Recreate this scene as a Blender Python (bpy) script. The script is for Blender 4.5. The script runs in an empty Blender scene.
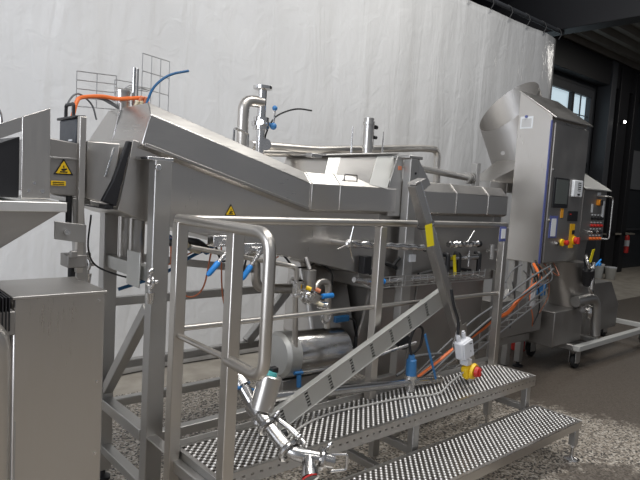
import bpy, bmesh, math, random
from mathutils import Vector, Matrix, noise
random.seed(7)
SC = bpy.context.scene
COL = SC.collection
V = Vector

# ------------------------------------------------------------------ materials
def new_mat(name):
    m = bpy.data.materials.new(name); m.use_nodes = True
    nt = m.node_tree; b = nt.nodes['Principled BSDF']
    return m, nt, b

def plain(name, col, rough=.5, metal=0., bump=0., bscale=60, coat=0.):
    m, nt, b = new_mat(name)
    b.inputs['Base Color'].default_value = (*col, 1)
    b.inputs['Roughness'].default_value = rough
    b.inputs['Metallic'].default_value = metal
    if coat: b.inputs['Coat Weight'].default_value = coat
    tc = nt.nodes.new('ShaderNodeTexCoord')
    n = nt.nodes.new('ShaderNodeTexNoise'); n.inputs['Scale'].default_value = bscale; n.inputs['Detail'].default_value = 3
    nt.links.new(tc.outputs['Object'], n.inputs['Vector'])
    mr = nt.nodes.new('ShaderNodeMapRange')
    mr.inputs['To Min'].default_value = max(0, rough-.06); mr.inputs['To Max'].default_value = min(1, rough+.06)
    nt.links.new(n.outputs['Fac'], mr.inputs['Value']); nt.links.new(mr.outputs['Result'], b.inputs['Roughness'])
    if bump:
        bp = nt.nodes.new('ShaderNodeBump'); bp.inputs['Strength'].default_value = bump; bp.inputs['Distance'].default_value = .002
        nt.links.new(n.outputs['Fac'], bp.inputs['Height']); nt.links.new(bp.outputs['Normal'], b.inputs['Normal'])
    return m

def steel(name, col, rough, stretch=(1.5, 1.5, 60), var=.04, wav=.0, metal=1.0):
    """brushed stainless steel: fine lines in the roughness and a little in the tone, faint dents"""
    m, nt, b = new_mat(name)
    b.inputs['Metallic'].default_value = metal
    tc = nt.nodes.new('ShaderNodeTexCoord')
    mp = nt.nodes.new('ShaderNodeMapping'); mp.inputs['Scale'].default_value = stretch
    nt.links.new(tc.outputs['Object'], mp.inputs['Vector'])
    n = nt.nodes.new('ShaderNodeTexNoise'); n.inputs['Scale'].default_value = 6; n.inputs['Detail'].default_value = 4
    nt.links.new(mp.outputs['Vector'], n.inputs['Vector'])
    n2 = nt.nodes.new('ShaderNodeTexNoise'); n2.inputs['Scale'].default_value = 2.5; n2.inputs['Detail'].default_value = 3
    nt.links.new(tc.outputs['Object'], n2.inputs['Vector'])
    ad = nt.nodes.new('ShaderNodeMath'); ad.operation = 'ADD'
    nt.links.new(n.outputs['Fac'], ad.inputs[0]); nt.links.new(n2.outputs['Fac'], ad.inputs[1])
    hf = nt.nodes.new('ShaderNodeMath'); hf.operation = 'MULTIPLY'; hf.inputs[1].default_value = .5
    nt.links.new(ad.outputs[0], hf.inputs[0])
    mr = nt.nodes.new('ShaderNodeMapRange'); mr.inputs['From Min'].default_value = .3; mr.inputs['From Max'].default_value = .7
    mr.inputs['To Min'].default_value = max(.03, rough-.08); mr.inputs['To Max'].default_value = rough+.08
    nt.links.new(hf.outputs[0], mr.inputs['Value']); nt.links.new(mr.outputs['Result'], b.inputs['Roughness'])
    cr = nt.nodes.new('ShaderNodeMix'); cr.data_type = 'RGBA'
    cr.inputs[6].default_value = (*[max(0, c-var) for c in col], 1); cr.inputs[7].default_value = (*[min(1, c+var) for c in col], 1)
    nt.links.new(hf.outputs[0], cr.inputs[0]); nt.links.new(cr.outputs[2], b.inputs['Base Color'])
    if wav:
        bp = nt.nodes.new('ShaderNodeBump'); bp.inputs['Strength'].default_value = wav; bp.inputs['Distance'].default_value = .004
        nt.links.new(n2.outputs['Fac'], bp.inputs['Height']); nt.links.new(bp.outputs['Normal'], b.inputs['Normal'])
    return m

S_SHEET = steel('stainless_sheet', (.57, .55, .525), .33, (1.2, 1.2, 30), .03, .25)
S_SHEET2 = steel('stainless_sheet_vertical_grain', (.57, .545, .515), .34, (30, 30, 1.2), .03, .25)
S_FRAME = steel('stainless_frame', (.48, .47, .455), .45, (1, 1, 1))
S_RAIL = steel('stainless_rail', (.60, .57, .53), .36, (1, 1, 1))
S_POL = steel('stainless_polished', (.70, .69, .68), .22, (1, 1, 1), .03)
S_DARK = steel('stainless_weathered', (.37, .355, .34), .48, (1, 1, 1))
S_TREAD = steel('stainless_tread', (.88, .87, .85), .42, (1, 1, 1), .02)
S_STRING = steel('stainless_blasted', (.60, .60, .58), .55, (1, 1, 1))
WIRE = steel('steel_wire', (.55, .55, .55), .35, (8, 8, 8))
BLACK = plain('black_plastic', (.012, .012, .014), .45)
RUBBER = plain('black_rubber', (.015, .015, .016), .7)
CHAR = plain('charcoal_housing', (.045, .05, .058), .45)
BLUE = plain('blue_plastic', (.025, .24, .66), .45)
BLUEH = plain('blue_hose', (.012, .10, .24), .45)
BLUET = plain('blue_tube', (.04, .18, .42), .45)
TURQ = plain('turquoise_cap', (.10, .45, .45), .45)
NAVY = plain('blue_film_edge', (.10, .12, .32), .5)
DIMPLE = steel('worn_dimple_painted_glint', (.95, .94, .92), .42, (1, 1, 1), .02, 0, .45)  # worn dimple tops; the near-white colour also paints in lamp highlights
PIPE = steel('stainless_pipe', (.55, .54, .53), .22, (1, 1, 1), .03)
PALER = plain('pale_painted_steel', (.45, .45, .43), .45)
YELL = plain('yellow_sign', (.85, .55, .01), .45)
YTAG = plain('yellow_tag', (.80, .66, .01), .5)
ORNG = plain('orange_cable', (.75, .16, .03), .5)
ORNG2 = plain('orange_tube', (.60, .20, .10), .5)
RED = plain('red_paint', (.50, .025, .02), .4)
WHITE = plain('white_plastic', (.66, .67, .70), .45)
PAPER = plain('paper_card', (.72, .74, .76), .6)
CREAM = plain('cream_hose', (.65, .58, .42), .5)
GREYC = plain('grey_cable', (.13, .135, .14), .5)
SCREEN = plain('dark_screen', (.10, .11, .105), .25)
DPAINT = plain('dark_wall_paint', (.028, .031, .036), .5, bump=.2)
DSTEEL = plain('dark_painted_steel', (.012, .012, .014), .5)
GSTEEL = plain('grey_painted_steel', (.05, .053, .06), .5)
PANEL = plain('grey_wall_panel', (.17, .175, .185), .4)

def mat_floor():
    m, nt, b = new_mat('aggregate_floor')
    N = nt.nodes.new; L = nt.links.new
    tc = N('ShaderNodeNewGeometry')
    vo = N('ShaderNodeTexVoronoi'); vo.inputs['Scale'].default_value = 88; vo.inputs['Randomness'].default_value = 1
    L(tc.outputs['Position'], vo.inputs['Vector'])
    sp = N('ShaderNodeSeparateColor'); L(vo.outputs['Color'], sp.inputs[0])
    cr = N('ShaderNodeValToRGB'); e = cr.color_ramp
    e.elements[0].position = 0; e.elements[0].color = (.035, .032, .03, 1)
    e.elements[1].position = .22; e.elements[1].color = (.06, .053, .047, 1)
    for p, c in ((.30, (.20, .17, .135, 1)), (.55, (.29, .25, .205, 1)), (.75, (.38, .34, .29, 1)), (1, (.56, .52, .46, 1))):
        k = e.elements.new(p); k.color = c
    L(sp.outputs[0], cr.inputs['Fac'])
    # brown lane: darker, finer speckle mixed over the gravel
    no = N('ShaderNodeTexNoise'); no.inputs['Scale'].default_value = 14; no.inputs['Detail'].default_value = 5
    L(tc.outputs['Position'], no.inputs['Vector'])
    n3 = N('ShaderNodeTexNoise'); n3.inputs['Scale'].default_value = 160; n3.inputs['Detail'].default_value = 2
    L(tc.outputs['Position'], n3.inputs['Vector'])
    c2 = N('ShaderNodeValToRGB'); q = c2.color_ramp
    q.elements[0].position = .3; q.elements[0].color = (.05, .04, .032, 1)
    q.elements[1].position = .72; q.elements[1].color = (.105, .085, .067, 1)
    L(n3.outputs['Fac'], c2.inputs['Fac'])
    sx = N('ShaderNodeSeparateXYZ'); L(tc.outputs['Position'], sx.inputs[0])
    # lane coordinate: everything right of the line x = 4.15 + noise is brown, plus a patch
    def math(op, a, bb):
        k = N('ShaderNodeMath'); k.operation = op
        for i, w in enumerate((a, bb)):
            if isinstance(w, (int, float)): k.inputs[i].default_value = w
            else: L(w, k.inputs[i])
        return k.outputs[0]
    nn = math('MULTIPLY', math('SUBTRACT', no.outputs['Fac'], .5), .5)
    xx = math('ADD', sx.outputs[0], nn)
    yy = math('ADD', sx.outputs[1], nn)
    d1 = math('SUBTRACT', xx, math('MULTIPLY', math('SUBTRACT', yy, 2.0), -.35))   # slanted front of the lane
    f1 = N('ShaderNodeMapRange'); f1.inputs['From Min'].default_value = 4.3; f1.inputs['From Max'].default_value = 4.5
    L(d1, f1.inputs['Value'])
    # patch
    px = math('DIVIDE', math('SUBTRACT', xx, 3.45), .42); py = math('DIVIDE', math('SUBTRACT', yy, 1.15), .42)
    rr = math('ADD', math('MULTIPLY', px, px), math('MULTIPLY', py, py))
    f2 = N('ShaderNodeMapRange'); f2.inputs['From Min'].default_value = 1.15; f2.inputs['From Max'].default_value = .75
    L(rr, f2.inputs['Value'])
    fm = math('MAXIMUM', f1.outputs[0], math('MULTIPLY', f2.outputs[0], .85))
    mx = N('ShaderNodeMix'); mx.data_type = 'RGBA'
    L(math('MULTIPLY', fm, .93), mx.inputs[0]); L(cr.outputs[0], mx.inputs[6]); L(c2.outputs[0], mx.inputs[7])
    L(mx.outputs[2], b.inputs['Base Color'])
    b.inputs['Roughness'].default_value = .55
    bp = N('ShaderNodeBump'); bp.inputs['Strength'].default_value = .3; bp.inputs['Distance'].default_value = .003
    L(vo.outputs['Distance'], bp.inputs['Height']); L(bp.outputs[0], b.inputs['Normal'])
    return m

def mat_concrete(name, a, c, scale=5, rough=.6):
    m, nt, b = new_mat(name)
    N = nt.nodes.new; L = nt.links.new
    tc = N('ShaderNodeTexCoord'); no = N('ShaderNodeTexNoise'); no.inputs['Scale'].default_value = scale; no.inputs['Detail'].default_value = 8
    L(tc.outputs['Object'], no.inputs['Vector'])
    cr = N('ShaderNodeValToRGB'); cr.color_ramp.elements[0].position = .35; cr.color_ramp.elements[1].position = .68
    cr.color_ramp.elements[0].color = (*a, 1); cr.color_ramp.elements[1].color = (*c, 1)
    L(no.outputs['Fac'], cr.inputs['Fac']); L(cr.outputs[0], b.inputs['Base Color'])
    b.inputs['Roughness'].default_value = rough
    bp = N('ShaderNodeBump'); bp.inputs['Strength'].default_value = .2; bp.inputs['Distance'].default_value = .004
    L(no.outputs['Fac'], bp.inputs['Height']); L(bp.outputs[0], b.inputs['Normal'])
    return m

def mat_curtain():
    m, nt, b = new_mat('white_plastic_film')
    N = nt.nodes.new; L = nt.links.new
    b.inputs['Base Color'].default_value = (.67, .67, .67, 1)
    b.inputs['Roughness'].default_value = .22
    b.inputs['Specular IOR Level'].default_value = .5
    tc = N('ShaderNodeTexCoord')
    mp = N('ShaderNodeMapping'); mp.inputs['Scale'].default_value = (3.2, 1, .55)
    L(tc.outputs['Object'], mp.inputs['Vector'])
    n1 = N('ShaderNodeTexNoise'); n1.inputs['Scale'].default_value = 1.3; n1.inputs['Detail'].default_value = 3; n1.inputs['Distortion'].default_value = .6
    L(mp.outputs[0], n1.inputs['Vector'])
    n2 = N('ShaderNodeTexNoise'); n2.inputs['Scale'].default_value = 5; n2.inputs['Detail'].default_value = 4; n2.inputs['Distortion'].default_value = 1.2
    L(tc.outputs['Object'], n2.inputs['Vector'])
    ad = N('ShaderNodeMath'); ad.operation = 'MULTIPLY_ADD'; ad.inputs[1].default_value = .35
    L(n2.outputs['Fac'], ad.inputs[0]); L(n1.outputs['Fac'], ad.inputs[2])
    bp = N('ShaderNodeBump'); bp.inputs['Strength'].default_value = .6; bp.inputs['Distance'].default_value = .04
    L(ad.outputs[0], bp.inputs['Height']); L(bp.outputs[0], b.inputs['Normal'])
    return m

def mat_ribbed():
    m, nt, b = new_mat('corrugated_roof_sheet')
    b.inputs['Base Color'].default_value = (.06, .055, .05, 1); b.inputs['Roughness'].default_value = .45; b.inputs['Metallic'].default_value = .3
    tc = nt.nodes.new('ShaderNodeTexCoord'); n = nt.nodes.new('ShaderNodeTexNoise'); n.inputs['Scale'].default_value = 1.5
    nt.links.new(tc.outputs['Object'], n.inputs['Vector'])
    cr = nt.nodes.new('ShaderNodeValToRGB'); cr.color_ramp.elements[0].color = (.12, .105, .09, 1); cr.color_ramp.elements[1].color = (.26, .24, .21, 1)
    nt.links.new(n.outputs['Fac'], cr.inputs['Fac']); nt.links.new(cr.outputs[0], b.inputs['Base Color'])
    return m

def emit(name, col, s):
    m, nt, b = new_mat(name)
    b.inputs['Base Color'].default_value = (*col, 1)
    b.inputs['Emission Color'].default_value = (*col, 1); b.inputs['Emission Strength'].default_value = s
    return m
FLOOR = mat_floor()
BARE = mat_concrete('bare_concrete', (.26, .235, .20), (.36, .33, .285), 6)
PALE = mat_concrete('pale_concrete', (.16, .145, .12), (.26, .24, .205), 1.2)
CURT = mat_curtain(); RIBS = mat_ribbed()
LAMP = emit('lamp_glow', (1, .98, .95), 6.)
DAYL = emit('daylight_sky_glass', (.55, .68, .76), .8)

# ------------------------------------------------------------------ mesh builder
class MB:
    def __init__(s): s.v = []; s.f = []
    def add(s, vs, fs):
        o = len(s.v); s.v += [V(p) for p in vs]; s.f += [tuple(i+o for i in f) for f in fs]; return s
    def box(s, x0, x1, y0, y1, z0, z1):
        return s.add([(x, y, z) for x in (x0, x1) for y in (y0, y1) for z in (z0, z1)],
                     [(0, 1, 3, 2), (4, 6, 7, 5), (0, 4, 5, 1), (2, 3, 7, 6), (0, 2, 6, 4), (1, 5, 7, 3)])
    def bar(s, p0, p1, w, h, up=(0, 0, 1)):
        p0, p1, up = V(p0), V(p1), V(up); d = (p1-p0).normalized()
        a = d.cross(up).normalized()*w/2; c = a.cross(d).normalized()*h/2
        vs = [p+i*a+j*c for p in (p0, p1) for i in (-1, 1) for j in (-1, 1)]
        return s.add(vs, [(0, 1, 3, 2), (4, 6, 7, 5), (0, 4, 5, 1), (2, 3, 7, 6), (0, 2, 6, 4), (1, 5, 7, 3)])
    def prism(s, pts, ext):
        pts = [V(p) for p in pts]; e = V(ext); n = len(pts)
        return s.add(pts+[p+e for p in pts], [tuple(range(n))[::-1], tuple(range(n, 2*n))]+[(i, (i+1) % n, n+(i+1) % n, n+i) for i in range(n)])
    def loft(s, rings, cap=True):
        n = len(rings[0]); vs = [p for r in rings for p in r]; fs = []
        for k in range(len(rings)-1):
            for i in range(n): fs.append((k*n+i, k*n+(i+1) % n, (k+1)*n+(i+1) % n, (k+1)*n+i))
        if cap: fs += [tuple(range(n))[::-1], tuple(range((len(rings)-1)*n, len(rings)*n))]
        return s.add(vs, fs)
    def ring(s, c, d, r, n):
        d = V(d).normalized(); a = d.orthogonal().normalized(); b = d.cross(a)
        return [V(c)+r*(math.cos(2*math.pi*i/n)*a+math.sin(2*math.pi*i/n)*b) for i in range(n)]
    def cyl(s, p0, p1, r0, r1=None, n=20):
        p0, p1 = V(p0), V(p1); r1 = r0 if r1 is None else r1
        return s.loft([s.ring(p0, p1-p0, r0, n), s.ring(p1, p1-p0, r1, n)])
    def lathe(s, p0, p1, prof, n=24):
        """prof: list of (t along the axis 0..1, radius)"""
        p0, p1 = V(p0), V(p1)
        return s.loft([s.ring(p0+(p1-p0)*t, p1-p0, max(r, 1e-4), n) for t, r in prof])
    def sphere(s, c, r, n=14):
        c = V(c); return s.lathe(c-V((0, 0, r)), c+V((0, 0, r)), [((1-math.cos(math.pi*k/8))/2, r*math.sin(math.pi*k/8)) for k in range(9)], n)
    def tube(s, pts, r, bend=0., n=12, k=6, cap=True):
        pts = [V(p) for p in pts]
        if bend:
            out = [pts[0]]
            for i in range(1, len(pts)-1):
                p = pts[i]; a = (pts[i-1]-p); c = (pts[i+1]-p)
                l = min(bend, a.length*.49, c.length*.49); A = p+a.normalized()*l; B = p+c.normalized()*l
                for j in range(k+1):
                    t = j/k; out.append((1-t)**2*A+2*t*(1-t)*p+t*t*B)
            pts = out+[pts[-1]]
        d = (pts[1]-pts[0]).normalized(); a = d.orthogonal().normalized(); rings = []
        for i, p in enumerate(pts):
            if i == 0: t = pts[1]-p
            elif i == len(pts)-1: t = p-pts[i-1]
            else: t = (pts[i+1]-p).normalized()+(p-pts[i-1]).normalized()
            t.normalize(); a = (a-a.dot(t)*t).normalized(); b = t.cross(a)
            rr = r(i/(len(pts)-1)) if callable(r) else r
            rings.append([p+rr*(math.cos(2*math.pi*q/n)*a+math.sin(2*math.pi*q/n)*b) for q in range(n)])
        return s.loft(rings, cap)
    def spline(s, pts, r, n=8, k=8):
        pts = [V(p) for p in pts]; P = [2*pts[0]-pts[1]]+pts+[2*pts[-1]-pts[-2]]; out = []
        for i in range(1, len(P)-2):
            for j in range(k):
                t = j/k; a, b, c, d = P[i-1:i+3]
                out.append(.5*(2*b+(c-a)*t+(2*a-5*b+4*c-d)*t*t+(3*b-a-3*c+d)*t**3))
        return s.tube(out+[pts[-1]], r, n=n)
    def torus(s, c, d, R, r, n=24, m=8):
        d = V(d).normalized(); rg = s.ring(c, d, R, n); rings = []
        for p in rg:
            o = (p-V(c)).normalized(); rings.append([p+r*(math.cos(2*math.pi*q/m)*o+math.sin(2*math.pi*q/m)*d) for q in range(m)])
        vs = [p for q in rings for p in q]
        return s.add(vs, [(i*m+q, i*m+(q+1) % m, ((i+1) % n)*m+(q+1) % m, ((i+1) % n)*m+q) for i in range(n) for q in range(m)])
    def sheet(s, o, U, W, us, vs, th, hole):
        """perforated sheet: us/vs are break lines along U and W, hole(i,j) leaves the cell open"""
        o, U, W = V(o), V(U).normalized(), V(W).normalized(); N = U.cross(W).normalized()*th
        nu, nv = len(us), len(vs)
        base = [o+U*u+W*v for u in us for v in vs]; k = nu*nv
        fs = []; idx = lambda i, j: i*nv+j
        solid = lambda i, j: 0 <= i < nu-1 and 0 <= j < nv-1 and not hole(i, j)
        for i in range(nu-1):
            for j in range(nv-1):
                if not solid(i, j): continue
                a, b, c, d = idx(i, j), idx(i+1, j), idx(i+1, j+1), idx(i, j+1)
                fs += [(a, b, c, d), (a+k, d+k, c+k, b+k)]
                if not solid(i, j-1): fs.append((a, a+k, b+k, b))
                if not solid(i+1, j): fs.append((b, b+k, c+k, c))
                if not solid(i, j+1): fs.append((c, c+k, d+k, d))
                if not solid(i-1, j): fs.append((d, d+k, a+k, a))
        return s.add(base+[p-N for p in base], fs)
    def build(s, name, mat, parent=None, bev=0., smooth=True, seg=2):
        lo = V([min(p[i] for p in s.v) for i in range(3)]); hi = V([max(p[i] for p in s.v) for i in range(3)])
        c = (lo+hi)/2
        if parent is None: c.z = lo.z
        me = bpy.data.meshes.new(name)
        me.from_pydata([tuple(p-c) for p in s.v], [], s.f)
        bm = bmesh.new(); bm.from_mesh(me)
        loose = [v for v in bm.verts if not v.link_faces]
        if loose: bmesh.ops.delete(bm, geom=loose, context='VERTS')
        bmesh.ops.recalc_face_normals(bm, faces=bm.faces); bm.to_mesh(me); bm.free()
        me.materials.append(mat)
        if smooth:
            for p in me.polygons: p.use_smooth = True
            me.set_sharp_from_angle(angle=math.radians(35))
        o = bpy.data.objects.new(name, me); COL.objects.link(o)
        if parent is not None:
            o.parent = parent; o.location = c-V(parent['_w'])
        else: o.location = c
        o['_w'] = tuple(c)
        if bev:
            b = o.modifiers.new('bevel', 'BEVEL'); b.width = bev; b.segments = seg; b.limit_method = 'ANGLE'; b.angle_limit = math.radians(40)
        return o

def thing(name, label, cat, loc, group=None):
    o = bpy.data.objects.new(name, None); COL.objects.link(o); o.location = loc; o['_w'] = tuple(loc)
    o.empty_display_size = .1
    return tag(o, label, cat, group)
def tag(o, label, cat, group=None):
    o['label'] = label; o['category'] = cat
    if group: o['group'] = group
    return o
def struct(o): o['kind'] = 'structure'; return o
def B(*a): return MB().box(*a)

# ------------------------------------------------------------------ setting
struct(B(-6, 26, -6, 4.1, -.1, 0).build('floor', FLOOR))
struct(B(-6, 20, 4.1, 6.3, -.1, 0).build('trim_1', BARE))
# dark rear wall with a window opening
wb = MB(); X0, X1, Z0, Z1 = 10.4, 13.5, 2.6, 4.08
wb.box(-6, X0, 6.3, 6.5, 0, 6.2).box(X1, 20, 6.3, 6.5, 0, 6.2).box(X0, X1, 6.3, 6.5, 0, Z0).box(X0, X1, 6.3, 6.5, Z1, 6.2)
struct(wb.build('wall_back', DPAINT))
win = B(X0, X1, 6.40, 6.42, Z0, Z1).build('window_1', DAYL); struct(win)
fr = MB().box(X0, X1, 6.27, 6.36, Z1-.03, Z1+.14).box(X1-.02, X1+.12, 6.27, 6.36, Z0-.1, Z1+.14).box(X0-.1, X1+.1, 6.27, 6.36, Z0-.1, Z0)
fr.box(X0-.1, X0, 6.27, 6.36, Z0, Z1)
fr.build('window_frame', GSTEEL, win, .01)
mu = MB().box(12.62, 12.72, 6.29, 6.38, Z0, Z1).build('mullion', DSTEEL, win, .004)
MB().box(12.64, 12.78, 6.25, 6.29, 3.44, 3.52).build('window_catch', DSTEEL, mu, .004)
MB().box(13.12, 13.135, 6.33, 6.36, Z0, Z1).box(12.7, 13.5, 6.33, 6.36, 3.62, 3.635).build('glazing_bar', GSTEEL, win)
struct(B(18, 18.3, -6, 6.3, 0, 6.2).build('wall_right', DPAINT))
# ribbed ceiling
cp = []; n = 0
yy = -3.0
while yy < 6.3:
    cp += [(yy, 4.95), (yy+.10, 4.95), (yy+.16, 5.06), (yy+.30, 5.06)]; yy += .36
cp = [(a, min(b, 5.06)) for a, b in cp]
prof = [(8.6, a, b) for a, b in cp]+[(8.6, cp[-1][0], 5.2), (8.6, cp[0][0], 5.2)]
struct(MB().prism(prof, (9.5, 0, 0)).build('ceiling', RIBS, smooth=False))
struct(B(8.45, 8.75, -3, 6.3, 4.18, 5.6).build('trim_2', DSTEEL, None, .01))
struct(B(5.2, 8.4, 4.9, 6.3, 4.9, 5.1).build('trim_3', DSTEEL))
struct(B(8.76, 18, 6.0, 6.28, 4.35, 4.9).build('trim_4', DSTEEL, None, .01))
# steel columns on the rear wall
for i, (a, b2, m) in enumerate(((13.75, 14.0, GSTEEL), (14.25, 14.75, DSTEEL), (15.1, 15.35, DSTEEL))):
    struct(MB().box(a, b2, 5.95, 6.28, 0, 4.9).build('trim_%d' % (5+i), m, None, .01))
struct(B(15.4, 17.98, 6.26, 6.29, 2.1, 3.1).build('trim_8', PANEL))
struct(B(14.8, 17.98, 6.22, 6.29, 1.02, 1.07).build('trim_9', GSTEEL))
# far bench, extinguisher, sign, lamp, buckets
t = thing('wall_shelf', 'long pale shelf on the dark rear wall left of the fire extinguisher', 'shelf', (15.1, 6.1, .93))
MB().box(14.2, 15.95, 5.95, 6.25, .93, .97).build('board', PALE, t, .004)
for xx in (14.5, 15.6): MB().prism([(xx, 6.25, .93), (xx, 6.25, .75), (xx, 6.0, .93)], (.03, 0, 0)).build('bracket', DSTEEL, t)
def extinguisher(x, y, z, h, label):
    t = thing('fire_extinguisher', label, 'fire extinguisher', (x, y, z), 'fire extinguishers')
    MB().lathe((x, y, z), (x, y, z+h*.8), [(0, .06), (.03, .075), (.85, .075), (.95, .05), (1, .025)]).build('cylinder', RED, t)
    MB().box(x-.012, x+.012, y-.09, y+.05, z+h*.80, z+h*.84).box(x-.015, x+.015, y-.08, y+.02, z+h*.87, z+h*.91).cyl((x, y, z+h*.78), (x, y, z+h*.92), .02).build('valve_head', BLACK, t)
    MB().spline([(x, y-.03, z+h*.85), (x+.09, y-.03, z+h*.8), (x+.1, y-.03, z+h*.5), (x+.085, y-.04, z+h*.25)], .012).build('hose', BLACK, t)
    MB().loft([MB().ring((x, y, z+h*.3), (0, 0, 1), .0765, 24), MB().ring((x, y, z+h*.55), (0, 0, 1), .0765, 24)], False).build('label_band', PAPER, t)
    return t
extinguisher(16.15, 6.225, .42, .62, 'red fire extinguisher hung on the dark wall at far right')
tag(B(15.62, 15.8, 6.28, 6.299, 1.93, 2.2).build('wall_sign', plain('red_white_sign', (.5, .12, .1), .5)), 'small red sign on the dark wall above the fire extinguisher', 'sign')
LX, LZ = 14.4, 3.6
t = thing('wall_lamp', 'small round white lamp glowing on the dark wall', 'lamp', (LX, 5.9, LZ))
MB().sphere((LX, 5.86, LZ), .035).build('bulb', LAMP, t)
MB().cyl((LX, 5.95, LZ), (LX, 5.87, LZ), .05).build('socket', DSTEEL, t)
def bucket(x, y, h, r, label, m):
    t = thing('bucket', label, 'bucket', (x, y, 0), 'buckets by the rear wall')
    MB().lathe((x, y, 0), (x, y, h), [(0, r*.82), (.02, r*.85), (.85, r), (.86, r*1.06), (.95, r*1.06), (1, r*1.02)]).build('body', m, t)
    MB().lathe((x, y, h), (x, y, h+.02), [(0, r*1.08), (.7, r*1.08), (1, r*.95)]).build('lid', WHITE, t)
    return t
bucket(13.33, 5.66, .30, .11, 'taller pale bucket beside the dark column, the left of two', plain('pale_bucket', (.45, .46, .45), .5))
bucket(13.41, 5.43, .26, .115, 'shorter pale bucket with a label, the right of two', plain('pale_bucket_labelled', (.40, .39, .36), .5))

# curtain and its rail
cv = MB(); nx, nz = 150, 44; xa, xb, za, zb = -3.0, 8.50, .015, 4.06
P = []
for i in range(nx+1):
    for j in range(nz+1):
        x = xa+(xb-xa)*i/nx; z = za+(zb-za)*j/nz
        w = .045*noise.noise((x*.9, z*.16, 0))+.018*noise.noise((x*3.1, z*.35, 5))
        w += .012*noise.noise((x*1.7+z*1.2, z*1.3-x*.4, 9))
        hem = .05*max(0, (x-8.1)/.4)
        P.append((x+.02*noise.noise((0, z*1.3, 3))*(i == nx), 4.52+w+hem, z))
k = nz+1
cv.add(P, [(i*k+j, (i+1)*k+j, (i+1)*k+j+1, i*k+j+1) for i in range(nx) for j in range(nz)])
cur = tag(cv.build('plastic_curtain', CURT), 'large white glossy plastic sheet hung behind the steel machine', 'curtain')
so = cur.modifiers.new('thick', 'SOLIDIFY'); so.thickness = .004
t = thing('curtain_rail', 'long steel rail with hooks holding the white plastic sheet', 'rail', (2.6, 4.52, 4.12))
MB().cyl((-3, 4.53, 4.17), (8.60, 4.53, 4.17), .03).build('pole', GSTEEL, t)
for i in range(14):
    xx = 8.42-i*.45
    MB().tube([(xx, 4.53, 4.205), (xx+.02, 4.485, 4.17), (xx+.02, 4.46, 4.10), (xx, 4.49, 4.03)], .009, .02, 8).build('hook', DSTEEL, t)

# ------------------------------------------------------------------ cooking machine
M_ = thing('cooking_machine', 'long stainless cooking machine with sloping hood standing before the white plastic sheet', 'machine', (2.6, 2.8, 0))
def part(mb, name, mat, bev=0., par=None, **k): return mb.build(name, mat, par or M_, bev, **k)
SL = -.27
def hood_sec(x, dz):   # cross section in y,z (level section: dz = 0)
    return [(x, 2.50, 1.487+dz), (x, 2.50, 1.632+dz), (x, 2.565, 1.695+dz), (x, 3.03, 1.685+dz), (x, 3.22, 1.49+dz), (x, 3.20, 1.47+dz), (x, 2.53, 1.47+dz)]
xk = 2.10                                  # where the slope meets the level run
def slope_dz(x): return (xk-x)*.272
def hs(x, lean=0.):                        # section across the sloping run, end face leaning with the slope
    return [(px+lean*(pz-1.487-slope_dz(x)), py, pz-lean*.27*(pz-1.487-slope_dz(x))) for px, py, pz in hood_sec(x, slope_dz(x))]
h = part(MB().loft([hs(1.115, .25), hs(1.5, .1), hs(xk)]), 'sloping_hood', S_SHEET, .004)
part(MB().bar((1.128, 2.50, 1.755), (xk, 2.50, 1.491), .012, .014), 'folded_edge', S_DARK, .002, h)
# end facets: a seam strip and the rounded far corner
part(MB().bar((1.118, 2.86, 1.74), (1.162, 2.86, 1.945), .012, .01, (1, 0, 0)), 'seam_strip', S_POL, .002, h)
part(MB().cyl((1.165, 2.86, 1.93), (1.165, 2.86, 1.965), .012).cyl((1.13, 2.78, 1.735), (1.13, 2.78, 1.75), .01), 'hinge_pin', S_DARK, 0, h)
part(MB().tube([(1.70, 2.68, 1.77), (1.705, 2.68, 1.90), (1.80, 2.69, 1.88), (1.80, 2.69, 1.75)], .006, .015, 8), 'handle', S_POL, 0, h)
# level hood sections with raised seams
def level_hood(x0, x1, name='level_hood', seams=()):
    o = part(MB().loft([hood_sec(x0, 0), hood_sec(x1, 0)]), name, S_SHEET2, .004)
    for x in seams:
        q = hood_sec(x, 0); mb = MB()
        for a, b in ((0, 1), (1, 2), (2, 3)):
            mb.bar(V(q[a])+V((0, -.001, .001)), V(q[b])+V((0, -.001, .001)), .007, .006, (1, 0, 0))
        part(mb, 'seam_strip', S_SHEET, .002, o)
    return o
lh = level_hood(xk, 2.82, seams=(2.115, 2.33))
part(MB().tube([(2.385, 2.53, 1.66), (2.385, 2.53, 1.70), (2.49, 2.53, 1.70), (2.49, 2.53, 1.66)], .005, .012, 8), 'handle', S_DARK, 0, lh)
rh = level_hood(2.98, 4.13, seams=(3.46, 3.86))
# trough below the hood, near wall y = 2.54
bot = [(1.03, 1.455), (1.14, 1.415), (1.26, 1.39), (1.80, 1.26), (2.24, 1.17), (2.49, 1.115), (2.72, 1.06)]
tr = [(1.03, 2.54, 1.455)]+[(x, 2.54, z) for x, z in bot[1:]]
top = [(2.72, 2.54, 1.50), (2.12, 2.54, 1.50), (1.09, 2.54, 1.775)]
tro = part(MB().prism(tr+top, (0, .62, 0)), 'trough', S_SHEET2, .004)
part(MB().prism([(1.062, 2.525, 1.765), (1.082, 2.525, 1.762), (1.018, 2.525, 1.475), (.955, 2.525, 1.495), (1.0, 2.525, 1.585)], (0, .03, 0)).bar((.99, 2.53, 1.47), (.99, 3.16, 1.47), .04, .02), 'rubber_gasket', BLACK, .004, tro)
part(MB().bar((1.022, 2.58, 1.73), (.985, 2.58, 1.60), .010, .010, (0, 1, 0)), 'latch_rod', S_POL, .002, tro)
part(MB().box(2.72, 4.12, 2.54, 3.16, .98, 1.50), 'outfeed_trough', S_DARK, .004)
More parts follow.
